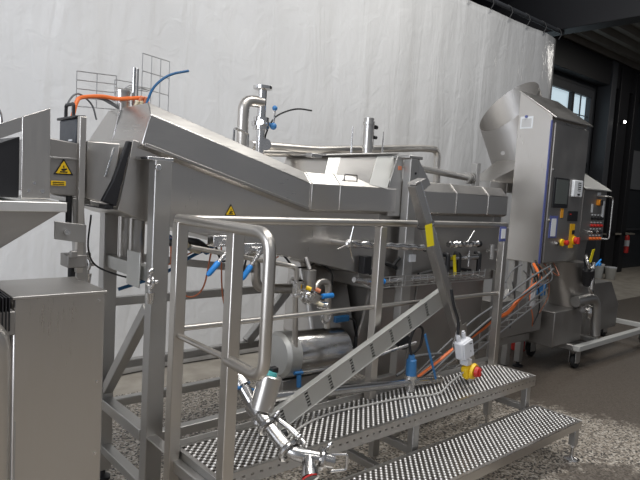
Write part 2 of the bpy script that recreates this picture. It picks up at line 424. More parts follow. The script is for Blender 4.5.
# inlet head facing left
inh = part(MB().prism([(.93, 2.66, 1.50), (.93, 2.66, 1.755), (1.06, 2.60, 1.755), (1.02, 2.60, 1.47)], (0, .56, 0)), 'inlet_head', S_SHEET2, .006)
part(MB().prism([(.93, 2.60, 1.475), (.93, 3.2, 1.475), (1.03, 3.2, 1.455), (1.03, 2.60, 1.455)], (0, 0, .02)).box(.945, .965, 2.68, 2.72, 1.495, 1.505), 'inlet_sill', S_FRAME, .003, inh)
# raised housing with slanted front over the level hood
rz = part(MB().prism([(2.27, 2.58, 1.695), (2.722, 2.495, 1.63), (2.885, 2.58, 1.857), (2.365, 2.66, 1.803)], (0, .42, 0)), 'raised_housing', S_SHEET, .004)
def fp(u, v):   # point on the housing front, u along, v up
    a = V((2.27, 2.58, 1.695)).lerp(V((2.722, 2.495, 1.63)), u); b = V((2.365, 2.66, 1.803)).lerp(V((2.885, 2.58, 1.857)), u)
    return a.lerp(b, v)+V((0, -.003, 0))
for u0, u1 in ((.0, .17), (.70, 1.0)):
    part(MB().prism([fp(u0, 0), fp(u1, 0), fp(u1-.0, 1), fp(u0, 1)], (0, .006, 0)), 'front_flap', S_STRING, .001, rz)
part(MB().prism([(2.815, 2.505, 1.845), (2.87, 2.505, 1.845), (2.87, 2.505, 1.46), (2.76, 2.505, 1.46), (2.74, 2.505, 1.62)], (0, .01, 0)), 'end_plate', S_FRAME, .002, rz)
part(MB().prism([(2.34, 2.65, 1.803), (2.89, 2.565, 1.858), (2.89, 2.565, 1.87), (2.34, 2.65, 1.815)], (0, .43, 0)).box(2.20, 2.28, 2.62, 2.68, 1.785, 1.81), 'lid', S_FRAME, .004, rz)
# lifting cylinder and guide rods on the housing
lc = part(MB().cyl((2.885, 2.85, 1.80), (2.885, 2.85, 2.105), .034).cyl((2.885, 2.85, 1.90), (2.885, 2.85, 1.92), .041).cyl((2.885, 2.85, 2.06), (2.885, 2.85, 2.075), .041), 'lift_cylinder', S_SHEET)
part(MB().cyl((2.94, 2.84, 2.05), (2.955, 2.84, 2.05), .014).cyl((2.93, 2.84, 1.98), (2.955, 2.84, 1.98), .012), 'air_fitting', BLACK, 0, lc)
part(MB().cyl((2.932, 2.85, 1.90), (2.932, 2.85, 2.09), .006, n=8), 'sensor_rail', S_DARK, 0, lc)
for x in (2.735, 3.035):
    part(MB().cyl((x, 2.85, 1.80), (x, 2.85, 2.03), .009, .003, 8), 'guide_rod', S_POL)
# portal frame
col = part(MB().box(2.87, 2.955, 2.44, 2.50, 0, 1.83), 'portal_column', S_FRAME, .004)
part(MB().cyl((2.92, 2.436, 1.74), (2.92, 2.442, 1.74), .008).cyl((2.92, 2.436, 1.63), (2.92, 2.442, 1.63), .008).cyl((2.92, 2.436, 1.56), (2.92, 2.442, 1.56), .008), 'bolt_hole', BLACK, 0, col)
part(MB().box(2.825, 2.855, 2.501, 2.505, 1.755, 1.78), 'label_plate', ORNG2, 0, rz)
part(MB().box(2.85, 2.985, 2.44, 3.2, 1.83, 1.85), 'portal_beam', S_FRAME, .004)
part(MB().prism([(2.955, 2.47, 1.828), (2.985, 2.47, 1.828), (3.125, 2.47, 1.68), (3.03, 2.47, 1.62), (3.0, 2.47, 1.45), (2.955, 2.47, 1.40)], (0, .012, 0)), 'gusset_plate', S_SHEET, .002)
part(MB().box(2.9, 2.98, 3.1, 3.18, 0, 1.83), 'portal_column', S_FRAME, .004)
# hatched lower part: sloping catch tank and panels
part(MB().loft([[(2.44, 2.95, 1.14), (2.86, 2.95, 1.03), (2.86, 3.1, 1.03), (2.44, 3.1, 1.14)],
                [(2.42, 2.75, .62), (2.84, 2.75, .50), (2.84, 3.1, .50), (2.42, 3.1, .62)]]), 'catch_tank', S_SHEET, .03, seg=4)
part(MB().prism([(2.855, 2.70, 1.0), (2.87, 2.70, 1.0), (2.87, 2.70, .45), (2.70, 2.70, .45), (2.80, 2.70, .75)], (0, .02, 0)), 'tank_flange', S_SHEET, .003)
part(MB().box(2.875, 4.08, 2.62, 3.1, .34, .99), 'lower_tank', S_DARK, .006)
part(MB().bar((3.24, 2.614, .99), (3.16, 2.614, .36), .01, .008, (0, 1, 0)), 'weld_seam', S_FRAME, .001)
# frame: legs, beams, braces
def leg(x0, x1, y0, y1, z1):
    l = part(B(x0, x1, y0, y1, .06, z1), 'leg', S_FRAME, .004)
    part(MB().lathe(((x0+x1)/2, (y0+y1)/2, 0), ((x0+x1)/2, (y0+y1)/2, .07), [(0, .042), (.25, .042), (.4, .016), (1, .016)]), 'foot', BLACK, 0, l)
    return l
l1 = leg(1.135, 1.215, 2.40, 2.465, 1.69)
part(MB().cyl((1.145, 2.385, 1.655), (1.145, 2.405, 1.655), .014).box(1.10, 1.22, 2.40, 2.53, 1.685, 1.70), 'top_bracket', S_POL, .002, l1)
leg(1.125, 1.195, 2.93, 3.0, 1.46)
leg(4.05, 4.13, 2.47, 2.53, 1.05); leg(4.05, 4.13, 3.05, 3.13, 1.05)
for z in (.955, .61, .405): part(B(1.195, 4.05, 2.95, 2.995, z-.022, z+.022), 'frame_beam', S_FRAME, .004)
part(B(1.13, 1.19, 2.465, 2.93, .40, .455), 'frame_beam', S_FRAME, .004)
part(B(1.135, 1.185, 2.465, 2.93, .16, .205), 'frame_beam', S_FRAME, .004)
part(B(1.88, 1.93, 2.44, 2.95, .385, .43), 'frame_beam', S_FRAME, .004)
part(B(1.205, 2.87, 2.44, 2.49, .385, .43), 'frame_beam', S_FRAME, .004)
part(B(2.955, 4.05, 2.47, 2.52, .30, .36), 'frame_beam', S_FRAME, .004)
part(MB().bar((1.16, 2.93, .50), (1.16, 2.47, 1.02), .05, .05, (1, 0, 0)), 'brace', S_FRAME, .004)
part(MB().bar((2.05, 2.97, .63), (2.42, 2.97, 1.0), .05, .05, (0, 1, 0)), 'brace', S_FRAME, .004)
part(MB().bar((1.55, 2.97, .10), (1.55, 2.97, .60), .045, .045, (0, 1, 0)).cyl((1.55, 2.97, 0), (1.55, 2.97, .1), .02), 'leg', S_FRAME, .003)
# cross bar with clamps and flag plates at the inlet end
cb = part(MB().bar((1.16, 2.98, 1.175), (1.16, 2.46, 1.175), .04, .065), 'cross_bar', S_STRING, .003)
part(MB().box(1.115, 1.121, 2.485, 2.625, 1.11, 1.27), 'flag_plate', S_STRING, .002, cb)
for y, x in ((2.97, 1.06), (2.375, 1.12)):
    k = part(MB().cyl((x-.02, y, 1.155), (x+.03, y, 1.155), .010).cyl((x, y, 1.11), (x, y, 1.20), .008, n=10).sphere((x, y, 1.205), .015).torus((x, y, 1.155), (1, 0, 0), .026, .007), 'clamp', S_POL, 0, cb)
    part(MB().cyl((x, y, 1.06), (x, y, 1.11), .014, .02), 'knob', S_POL, 0, k)
for y, x in ((2.84, 1.20), (2.76, 1.22)):
    part(MB().cyl((x, y, 1.17), (x, y, 1.45), .038).sphere((x, y, 1.17), .036), 'drain_tube', S_SHEET)
part(MB().spline([(.99, 2.75, 1.42), (1.0, 2.8, 1.25), (1.08, 2.85, 1.15), (1.2, 2.6, 1.13), (1.28, 2.62, 1.24), (1.32, 2.7, 1.26)], .0045), 'cable', BLACK)
part(MB().spline([(1.33, 2.56, 1.40), (1.36, 2.56, 1.33), (1.43, 2.6, 1.27), (1.5, 2.64, 1.25)], .014), 'cream_hose', CREAM)
# levers under the trough
for bx, hx, hz in ((1.555, 1.415, 1.165), (1.715, 1.61, 1.135)):
    bz = 1.315-(bx-1.555)*.25
    br = part(MB().box(bx-.09, bx+.05, 2.44, 2.50, bz-.02, bz+.035).cyl((bx, 2.40, bz), (bx, 2.50, bz), .022), 'lever_bracket', S_POL, .003)
    d = V((hx-bx, 0, hz-bz)).normalized(); e = V((bx, 2.40, bz)); m = V((hx, 2.40, hz))
    lv = part(MB().cyl(e, m-d*.05, .011), 'lever', S_POL, 0, br)
    part(MB().lathe(m-d*.085, m, [(0, .011), (.1, .0145), (.85, .0135), (1, .008)]), 'grip', BLUE, 0, lv)
# hose bundle under the trough
part(MB().spline([(1.30, 2.62, 1.33), (1.38, 2.6, 1.28), (1.46, 2.6, 1.30), (1.55, 2.64, 1.25)], .022), 'hose_bundle', BLUEH)
part(MB().spline([(1.30, 2.60, 1.30), (1.42, 2.58, 1.31), (1.52, 2.6, 1.27)], .018), 'hose_bundle', BLACK)
part(MB().spline([(1.15, 2.8, 1.05), (1.35, 2.75, 1.12), (1.5, 2.7, 1.22), (1.62, 2.66, 1.28)], .009), 'blue_tube', BLUEH)
for pts in ([(1.32, 2.6, 1.33), (1.34, 2.6, 1.15), (1.42, 2.6, 1.03), (1.52, 2.62, 1.06), (1.56, 2.62, 1.24)],
            [(1.28, 2.65, 1.16), (1.42, 2.66, 1.22), (1.6, 2.66, 1.30)],
            [(1.70, 2.75, 1.26), (1.72, 2.75, 1.0), (1.76, 2.75, .90), (1.82, 2.75, .95), (1.82, 2.75, 1.18)],
            [(1.95, 2.70, 1.25), (2.02, 2.72, 1.18), (2.06, 2.7, 1.20)]):
    part(MB().spline(pts, .0045, 6), 'orange_tube', ORNG2)
for pts in ([(1.62, 2.7, 1.30), (1.70, 2.72, 1.18), (1.83, 2.75, 1.28)], [(1.85, 2.7, 1.26), (1.80, 2.72, .95), (1.84, 2.75, .70)],
            [(2.1, 2.7, 1.2), (2.2, 2.72, 1.13), (2.34, 2.74, 1.12)], [(2.4, 2.72, 1.14), (2.48, 2.7, 1.09), (2.5, 2.7, 1.0)],
            [(2.3, 2.7, 1.13), (2.42, 2.7, 1.19), (2.5, 2.7, 1.12)]):
    part(MB().spline(pts, .006, 6), 'cable', BLACK)
# pipes below the trough
part(MB().tube([(1.98, 2.88, 1.24), (2.03, 2.88, 1.14), (2.03, 2.88, .985), (2.40, 2.86, .955)], .030, .08), 'drain_pipe', S_RAIL)
part(MB().bar((1.25, 2.88, 1.20), (2.0, 2.88, 1.10), .03, .04), 'frame_beam', S_FRAME, .003)
part(MB().tube([(1.40, 2.55, 1.285), (1.99, 2.52, 1.175), (2.035, 2.50, 1.165), (2.04, 2.50, 1.08)], .014, .03), 'feed_pipe', S_RAIL)
part(MB().tube([(2.035, 2.50, 1.05), (2.065, 2.50, .56), (2.2, 2.52, .54)], .017, .05), 'riser_pipe', S_RAIL)
va = part(MB().cyl((2.05, 2.50, 1.0), (2.05, 2.50, 1.09), .028).cyl((2.03, 2.50, 1.03), (2.16, 2.50, 1.02), .020).cyl((2.05, 2.50, 1.075), (2.05, 2.50, 1.09), .038).cyl((2.05, 2.50, 1.0), (2.05, 2.50, 1.015), .038)
          .sphere((2.13, 2.50, .99), .045).cyl((2.13, 2.48, .99), (2.13, 2.43, .99), .032), 'valve_body', S_POL)
part(MB().cyl((2.138, 2.50, 1.03), (2.134, 2.50, 1.145), .036).cyl((2.134, 2.50, 1.145), (2.134, 2.54, 1.21), .012), 'actuator', S_DARK, 0, va)
vl = part(MB().bar((2.10, 2.45, 1.0), (2.22, 2.44, 1.0), .02, .008), 'valve_lever', S_POL, .001, va)
part(MB().cyl((2.185, 2.44, 1.0), (2.265, 2.44, 1.0), .015), 'grip', BLUE, 0, vl)
part(MB().tube([(2.17, 2.52, .98), (2.24, 2.54, 1.07), (2.32, 2.54, 1.06), (2.33, 2.54, .78)], .02, .06), 'bypass_pipe', S_RAIL, 0, va)
part(MB().cyl((2.19, 2.48, .95), (2.23, 2.44, .94), .024).torus((2.28, 2.50, .86), (0, 1, 0), .032, .009), 'clamp', S_POL, 0, va)
for p, q in (((2.08, 2.46, 1.055), YELL), ((2.15, 2.46, 1.04), ORNG2), ((2.15, 2.43, .965), CREAM)):
    part(MB().cyl(p, (p[0]+.02, p[1]-.02, p[2]-.01), .012), 'hose_fitting', q, 0, va)
# horizontal drum
dr = part(MB().lathe((2.03, 2.60, .643), (2.50, 2.60, .616), [(0, .02), (.005, .10), (.03, .128), (.06, .134), (.97, .134), (1, .115)], 40), 'pump_drum', S_POL)
part(MB().lathe((1.985, 2.60, .6455), (2.09, 2.60, .6395), [(0, .03), (.1, .115), (.3, .135), (1, .1365)], 40), 'drum_cap', S_STRING, 0, dr)
part(MB().box(2.0, 2.45, 2.52, 2.68, .43, .515), 'drum_saddle', S_DARK, .004, dr)
part(MB().box(2.43, 2.545, 2.57, 2.60, .79, .83), 'sensor', BLUEH, .006)
part(MB().spline([(2.54, 2.58, .81), (2.60, 2.58, .78), (2.63, 2.58, .66), (2.60, 2.60, .58)], .006, 6), 'cable', BLACK)
part(MB().cyl((2.54, 2.58, .61), (2.495, 2.58, .615), .06).cyl((2.56, 2.52, .55), (2.56, 2.52, .70), .012), 'drum_coupling', BLACK, 0, dr)
part(MB().cyl((2.085, 2.48, .48), (2.08, 2.48, .55), .014).cyl((2.045, 2.48, .565), (2.105, 2.48, .56), .010), 'blue_valve', BLUET)
part(MB().cyl((2.11, 2.48, .55), (2.70, 2.48, .56), .006, n=8), 'thin_rod', S_POL)
# hand wheels and wrapped pipes on the near side
for x0, x1, z0, z1, sp in ((2.345, 3.05, 1.298, 1.262, True), (3.30, 3.65, 1.278, 1.278, False)):
    hp = part(MB().tube([(x0+(x1-x0)*i/24, 2.42+.004*math.sin(i*2.1), z0+(z1-z0)*i/24+.004*math.sin(i*1.7)) for i in range(25)], lambda t: .021+.004*math.sin(t*37)*(t < .5), n=14), 'foil_wrapped_pipe', S_POL)
    part(MB().cyl((x1-.004, 2.42, z1), (x1+.016, 2.42, z1), .026), 'end_cap', BLACK, 0, hp)
    part(MB().bar((x0+.2, 2.42, z0-.01), (x0+.2, 2.56, z0-.01), .03, .03), 'pipe_bracket', S_FRAME, .002, hp)
    if sp:
        hub = part(MB().sphere((2.335, 2.41, 1.30), .028).cyl((2.335, 2.41, 1.30), (2.335, 2.54, 1.30), .02), 'wheel_hub', S_POL)
        for a in (78, 195, 290):
            e = V((2.335+.10*math.cos(math.radians(a)), 2.395, 1.30+.11*math.sin(math.radians(a))))
            part(MB().cyl((2.335, 2.40, 1.30), e, .006, .004, 8), 'spoke', S_POL, 0, hub)
part(MB().cyl((3.51, 2.42, 1.285), (3.59, 2.42, 1.37), .008).cyl((3.49, 2.42, 1.285), (3.53, 2.42, 1.285), .014), 'lever', S_POL)
part(MB().box(2.91, 2.97, 2.425, 2.44, 1.17, 1.22), 'white_terminal', WHITE, .004)
for x in (3.36, 3.49, 3.74):
    part(MB().tube([(x, 2.50, 1.20), (x, 2.46, 1.20), (x, 2.46, 1.06)], .018, .03), 'hanging_hose', BLACK)
part(MB().cyl((3.36, 2.47, 1.175), (3.72, 2.47, 1.175), .022).cyl((3.58, 2.44, 1.11), (3.58, 2.44, 1.23), .008).box(3.56, 3.60, 2.43, 2.45, 1.165, 1.185), 'manifold', S_POL)
part(MB().bar((3.40, 2.44, 1.20), (3.43, 2.44, 1.06), .03, .004, (0, 1, 0)), 'yellow_strap', YTAG)
part(MB().cyl((3.9, 2.5, 1.21), (4.05, 2.5, 1.21), .012).cyl((3.93, 2.48, 1.15), (3.93, 2.48, 1.26), .022), 'grey_bolt', S_FRAME)
# wire basket with its pipe
bk = part(MB().box(2.59, 3.78, 2.56, 2.575, 1.06, 1.19), 'wire_basket', S_DARK, .002)
wr = MB()
for i in range(17): 
    x = 2.585+i*.075
    wr.tube([(x, 2.54, 1.04), (x, 2.43, 1.02), (x, 2.43, 1.085)], .003, .01, 6)
for y, z in ((2.43, 1.085), (2.43, 1.053), (2.43, 1.02), (2.48, 1.028), (2.53, 1.038)): wr.cyl((2.585, y, z), (3.785, y, z-.015), .0035, n=6)
part(wr, 'wire_mesh', WIRE, 0, bk)
part(MB().tube([(2.46, 2.47, 1.075), (2.62, 2.47, 1.05), (3.1, 2.475, 1.05), (3.7, 2.475, 1.055)], .017, .05), 'basket_pipe', S_POL)
part(MB().cyl((2.64, 2.42, 1.065), (2.67, 2.42, 1.06), .018), 'blue_plug', BLUE)
part(MB().box(2.56, 2.625, 2.49, 2.54, 1.10, 1.21), 'black_junction', BLACK, .004)
for pts in ([(2.62, 2.5, 1.1), (2.75, 2.5, 1.16), (2.9, 2.5, 1.11), (3.0, 2.5, 1.06)], [(2.7, 2.52, 1.2), (2.82, 2.5, 1.14), (2.88, 2.48, 1.19), (3.0, 2.5, 1.1)], [(3.1, 2.5, 1.07), (3.4, 2.5, 1.1), (3.7, 2.5, 1.07)]):
    part(MB().spline(pts, .012, 6), 'cable', RUBBER)
# warning sign on the trough
def warn(mb_parent, o, U, W, s, nm='warning_sign'):
    o, U, W = V(o), V(U).normalized(), V(W).normalized(); N = U.cross(W).normalized()
    def tri(r, off, th): 
        return MB().prism([o+U*(-r)+W*(-r*.58)+N*off, o+U*r+W*(-r*.58)+N*off, o+W*(r*1.15)+N*off], N*th)
    a = tri(s*.56, .0, .002).build(nm, BLACK, mb_parent)
    b_ = tri(s*.43, .002, .0012).build('yellow_triangle', YELL, a)
    g = MB()
    for pl in ([(-.20, -.19), (.22, -.19), (.22, -.12), (-.20, -.12)], [(-.14, -.07), (.02, -.10), (.20, .0), (.16, .06), (.0, .03), (-.13, .02)], [(-.02, .05), (.04, .05), (.03, .22), (-.03, .22)]):
        g.prism([o+U*(x*s)+W*(y*s)+N*.0032 for x, y in pl], N*.0008)
    g.build('hand_symbol', BLACK, a)
    return a
warn(tro, (1.615, 2.5395, 1.462), (1, 0, 0), (0, 0, 1), .062)
# pipework on the hood
vp = part(MB().tube([(1.875, 2.86, 1.72), (1.875, 2.86, 2.085), (2.0, 2.86, 2.085)], .033, .075), 'vent_pipe', S_RAIL)
st = part(MB().cyl((2.0, 2.86, 1.72), (2.0, 2.86, 2.165), .026).lathe((2.0, 2.86, 2.155), (2.0, 2.86, 2.18), [(0, .03), (.3, .056), (1, .056)]).cyl((2.0, 2.86, 1.93), (2.0, 2.86, 2.0), .046).cyl((2.0, 2.86, 1.95), (2.0, 2.86, 1.975), .056), 'steam_inlet', S_POL)
part(MB().cyl((2.0, 2.82, 1.965), (1.95, 2.79, 1.965), .016), 'inlet_clamp', S_POL, 0, st); part(MB().cyl((2.03, 2.87, 1.845), (2.02, 2.83, 1.845), .035), 'inlet_ferrule', S_POL, 0, st)
vk = part(MB().cyl((2.06, 2.82, 1.955), (2.065, 2.82, 2.055), .006, n=8), 'valve_stem', S_POL, 0, st)
part(MB().sphere((2.065, 2.82, 2.06), .016), 'blue_knob', BLUET, 0, st); part(MB().sphere((2.06, 2.82, 1.955), .021), 'blue_knob', BLUET, 0, st)
part(MB().spline([(2.02, 2.85, 1.85), (2.04, 2.85, 1.93), (2.09, 2.85, 2.01), (2.18, 2.85, 2.06), (2.27, 2.85, 2.085), (2.37, 2.85, 2.088)], .005), 'cable', RUBBER)
part(MB().tube([(2.03, 3.0, 1.845), (2.6, 3.05, 1.865), (3.9, 3.2, 2.0), (4.10, 3.2, 2.005), (4.13, 3.2, 1.60)], .03, .07), 'overhead_pipe', S_RAIL)
part(MB().cyl((2.05, 2.95, 1.80), (2.9, 3.15, 1.86), .022), 'overhead_pipe', S_RAIL)
for a, b in (((3.1, 3.1, 1.865), (4.47, 3.1, 1.78)), ((3.2, 3.15, 1.70), (5.0, 3.1, 1.68))):
    pp = part(MB().cyl(a, b, .028), 'overhead_pipe', S_FRAME)
    part(MB().cyl(V(b)+V((-.06, 0, .004)), V(b)+V((-.035, 0, .002)), .05).cyl(V(b)+V((-.02, 0, .0)), V(b)+V((.005, 0, 0)), .05), 'pipe_flange', S_FRAME, 0, pp)
part(B(4.50, 4.56, 3.06, 3.12, 1.40, 1.92), 'post', S_FRAME, .003)
part(MB().cyl((3.37, 2.8, 1.66), (3.37, 2.8, 1.75), .012).cyl((3.34, 2.8, 1.735), (3.40, 2.8, 1.735), .008), 'hood_latch', S_DARK)
part(MB().box(4.0, 4.08, 2.53, 2.56, 1.43, 1.49), 'hood_latch', S_DARK, .002)
# fittings on top of the inlet hood
fz = 1.92
cy = part(MB().cyl((1.205, 2.95, fz), (1.205, 2.95, 2.03), .036).cyl((1.205, 2.95, 2.03), (1.205, 2.95, 2.04), .04), 'inlet_actuator', S_SHEET)
part(MB().cyl((1.262, 2.95, fz), (1.262, 2.95, 2.165), .009).cyl((1.285, 2.96, fz), (1.285, 2.96, 2.165), .006), 'actuator_rod', S_POL, 0, cy)
for i in range(7):
    part(MB().cyl((1.24+.022*(i % 4), 2.88+.02*(i % 3), 1.93+.01*(i % 2)), (1.25+.022*(i % 4), 2.87, 1.965+.025*(i % 3)), .009), 'fitting', (S_POL, CREAM, ORNG2)[i % 3], 0, cy)
def mesh_panel(o, U, W, w, hgt, nu, nv, nm='wire_tray'):
    o, U, W = V(o), V(U), V(W); mb = MB()
    for i in range(nu+1): p = o+U*(w*i/nu); mb.cyl(p, p+W*hgt, .0025, n=6)
    for j in range(nv+1): p = o+W*(hgt*j/nv); mb.cyl(p, p+U*w, .0025, n=6)
    return part(mb, nm, WIRE)
mesh_panel((1.00, 3.02, 1.94), (1, .02, .05), (0, 0, 1), .20, .17, 2, 4)
mesh_panel((1.19, 3.02, 2.02), (1, .0, .0), (0, 0, 1), .10, .08, 1, 2)
mesh_panel((1.335, 3.02, 1.90), (.98, -.1, -.12), (0, 0, 1), .15, .36, 3, 4)
mesh_panel((1.26, 3.0, 2.08), (1, -.1, 0), (.2, 1, 0), .12, .12, 2, 2)
part(MB().cyl((1.50, 2.75, 1.80), (1.50, 2.75, 1.845), .03).cyl((1.44, 2.72, 1.83), (1.48, 2.72, 1.85), .02), 'black_cap', BLACK)
# ------------------------------------------------------------------ access platform with steps and guard rail
P_ = thing('access_platform', 'stainless steel two-step access platform with guard rail and dimpled treads', 'platform', (2.4, 1.9, 0))
def pp(mb, name, mat, bev=0., par=None, **k): return mb.build(name, mat, par or P_, bev, **k)
def tread(x0, x1, y0, y1, z, name, cell=.0182):
    nx, ny = int(round((x1-x0)/cell)), int(round((y1-y0)/cell)); dx, dy = (x1-x0)/nx, (y1-y0)/ny
    mb = MB()
    us = [(i+f)*dx for i in range(nx) for f in (0, .08, .92)]+[x1-x0]; vs = [(j+f)*dy for j in range(ny) for f in (0, .08, .92)]+[y1-y0]
    edge = lambda i, j: i in (0, nx-1) or j in (0, ny-1)
    hole = lambda i, j: i % 3 == 1 and j % 3 == 1 and (not edge(i//3, j//3)) and (i//3+j//3) % 2 == 0
    mb.sheet((x0, y0, z), (1, 0, 0), (0, 1, 0), us, vs, .016, hole)
    vv, ff = [], []
    for i in range(1, nx-1):
        for j in range(1, ny-1):
            if (i+j) % 2: 
                cx, cy = x0+(i+.5)*dx, y0+(j+.5)*dy; a, b = dx*.37, dy*.31; o = len(vv)
                for k2 in range(8):
                    t = math.pi*2*(k2+.5)/8
                    vv.append((cx+a*math.cos(t), cy+b*math.sin(t), z+.0002))
                for f_, hz in ((.85, .0022), (.5, .0036)):
                    for k2 in range(8):
                        t = math.pi*2*(k2+.5)/8
                        vv.append((cx+a*f_*math.cos(t), cy+b*f_*math.sin(t), z+hz))
                ff += [(o+w+q, o+w+(q+1) % 8, o+w+8+(q+1) % 8, o+w+8+q) for q in range(8) for w in (0, 8)]+[tuple(range(o+16, o+24))]
    nf = len(mb.f); mb.add(vv, ff)
    t = pp(mb, name, S_SHEET); t.data.materials.append(DIMPLE)
    for p in t.data.polygons:
        if p.index >= nf: p.material_index = 1
    return t
def fascia(x0, x1, y, z0, z1, name, rows):
    us = [0]; x = .03
    while x < x1-x0-.03: us += [x, x+.016]; x += .045
    us.append(x1-x0)
    h = z1-z0; vs = [0, h*.48, h*.62, h] if rows else [0, h]
    return pp(MB().sheet((x0, y, z0), (1, 0, 0), (0, 0, 1), us, vs, .003, (lambda i, j: j == 1 and i % 2 == 1) if rows else (lambda i, j: False)), name, S_SHEET)
XR = 3.64
tread(1.19, XR, 1.885, 2.225, .45, 'tread_plate'); tread(1.19, XR, 1.555, 1.872, .254, 'tread_plate')
fascia(1.19, XR, 1.884, .385, .45, 'fascia', True); fascia(1.19, XR, 1.554, .205, .254, 'fascia', False)
pp(B(1.19, XR, 2.226, 2.232, .40, .475), 'kick_plate', S_FRAME, .001)
pp(B(1.19, XR, 1.873, 1.878, .205, .254), 'fascia', S_FRAME, .001)
for x in (1.186, XR):
    pp(B(x, x+.004, 1.885, 2.225, .385, .452), 'end_plate', S_FRAME, .001)
    pp(B(x, x+.004, 1.555, 1.872, .205, .256), 'end_plate', S_FRAME, .001)
pp(B(1.15, 1.186, 1.88, 2.23, .37, .42), 'side_beam', S_FRAME, .004)
pp(MB().bar((1.155, 2.19, .44), (1.16, 2.40, .44), .05, .008), 'link_plate', S_SHEET, .002)
def pleg(x, y, z1, zf):
    l = pp(B(x-.025, x+.025, y-.02, y+.02, zf, z1), 'leg', S_FRAME, .003)
    pp(MB().cyl((x, y, .015), (x, y, zf+.02), .011).lathe((x, y, 0), (x, y, .02), [(0, .048), (.4, .048), (1, .02)]).cyl((x, y, zf-.015), (x, y, zf), .02, n=6), 'levelling_foot', S_POL, 0, l)
for x in (2.43, 3.585):
    pleg(x, 1.915, .40, .10); pleg(x, 2.19, .40, .10)
    pp(B(x-.02, x+.02, 1.935, 2.17, .215, .255), 'cross_tie', S_FRAME, .003)
pleg(1.22, 1.915, .40, .10); pleg(1.22, 2.19, .40, .10)
for x in (1.25, 2.2, 3.605):
    pleg(x, 1.58, .21, .10)
pp(B(3.56, 3.60, 1.61, 1.87, .165, .205), 'cross_tie', S_FRAME, .003)
pp(B(2.18, 2.22, 1.61, 2.2, .165, .205), 'cross_tie', S_FRAME, .003)
# guard rail
YB = 2.19
def post(x, y, z0, z1): return pp(B(x-.025, x+.025, y-.025, y+.025, z0, z1), 'rail_post', S_RAIL, .004)
post(1.155, YB, .10, 1.435); post(2.365, YB, .38, 1.42)
cardp = post(3.60, YB, .38, 1.415)
post(1.172, 1.80, .12, 1.43)
pp(B(1.165, 1.20, 1.82, 1.89, .40, .44), 'post_bracket', S_FRAME, .002)
pp(MB().tube([(3.62, YB, 1.432), (1.155, YB, 1.445)], .020), 'top_rail', S_RAIL)
pp(MB().tube([(1.155, YB+.02, 1.445), (1.157, 1.565, 1.445), (1.157, 1.565, .945), (1.162, 1.80, .952)], .0215, .075, 16), 'end_rail_loop', S_RAIL)
pp(MB().tube([(1.155, YB+.015, .96), (1.165, 1.80, .955)], .0125), 'end_mid_rail', S_RAIL)
pp(MB().tube([(1.14, YB, .985), (3.60, YB, .962)], .0125), 'mid_rail', S_RAIL)
cd = pp(B(3.50, 3.575, YB-.034, YB-.028, 1.325, 1.425), 'blue_card', NAVY, .001, cardp)
pp(B(3.514, 3.561, YB-.038, YB-.034, 1.345, 1.41), 'white_label', PAPER, 0, cd)

# perforated stringer leaning over the platform
sg = thing('perforated_beam', 'long slanted flat steel beam with groups of slots rising over the platform', 'beam', (1.58, 2.1, .46))
p0, p1 = V((1.555, 2.095, .525)), V((2.885, 2.095, 1.075)); U = (p1-p0).normalized(); W = V((-U.z, 0, U.x))
L_ = (p1-p0).length; us, vs, hcols = [0], [0], set(); hh = .105
x = .10
while x < L_-.05:
    us += [x, x+.022]; hcols.add(len(us)-2); x += .158
us.append(L_)
for k in range(5): vs += [hh*(.14+.16*k), hh*(.14+.16*k+.10)]
vs.append(hh)
MB().sheet(p0-W*hh, U, W, us, vs, .005, lambda i, j: i in hcols and j % 2 == 1).build('web', S_STRING, sg, smooth=False)
MB().bar(p0+V((0, .016, 0)), p1+V((0, .016, 0)), .036, .006, W).build('top_flange', S_STRING, sg, .001)
MB().bar(p0-W*hh/2+V((0, .034, 0)), p1-W*hh/2+V((0, .034, 0)), .004, hh, W).build('back_web', S_DARK, sg, .001)
MB().bar(p0-W*hh+V((0, .016, 0)), p1-W*hh+V((0, .016, 0)), .036, .005, W).build('bottom_flange', S_STRING, sg, .001)
tag(sg, sg['label'], 'beam')

# slanted arm with junction box and emergency switch
ar = thing('slanted_arm', 'slanted steel channel arm carrying a white box and red-yellow switch', 'arm', (3.2, 2.05, .45))
a0, a1 = V((2.475, 2.05, 1.66)), V((3.17, 2.05, .462))
MB().bar(a0, a1, .05, .012, (0, 1, 0)).build('channel_face', S_SHEET, ar, .002)
d = (a1-a0).normalized(); s_ = V((-d.z, 0, d.x))
MB().bar(a0+s_*.028+V((0, .02, 0)), a1+s_*.028+V((0, .02, 0)), .008, .05, (0, 1, 0)).build('channel_flange', S_POL, ar, .001)
MB().bar(a0-s_*.028+V((0, .02, 0)), a1-s_*.028+V((0, .02, 0)), .008, .05, (0, 1, 0)).build('channel_flange', S_DARK, ar, .001)
MB().prism([(2.45, 2.04, 1.655), (2.535, 2.04, 1.685), (2.535, 2.10, 1.685), (2.45, 2.10, 1.655)], (0, 0, .012)).build('top_plate', S_SHEET, ar, .002)
MB().prism([(2.95, 2.04, .87), (3.22, 2.04, .49), (3.10, 2.04, .455), (2.89, 2.04, .72)], (0, -.006, 0)).build('foot_plate', S_SHEET, ar, .001)
MB().prism([(2.94, 2.058, .80), (3.05, 2.058, .84), (3.10, 2.058, .60), (2.99, 2.058, .58)], (0, .004, 0)).build('mounting_plate', S_SHEET, ar, .001)
jb = MB().bar((2.915, 1.985, .765), (2.95, 1.985, .655), .105, .06, (0, 1, 0)).build('junction_box', WHITE, ar, .012, seg=3)
MB().bar((2.917, 1.95, .76), (2.948, 1.95, .66), .09, .012, (0, 1, 0)).build('box_lid', WHITE, jb, .004)
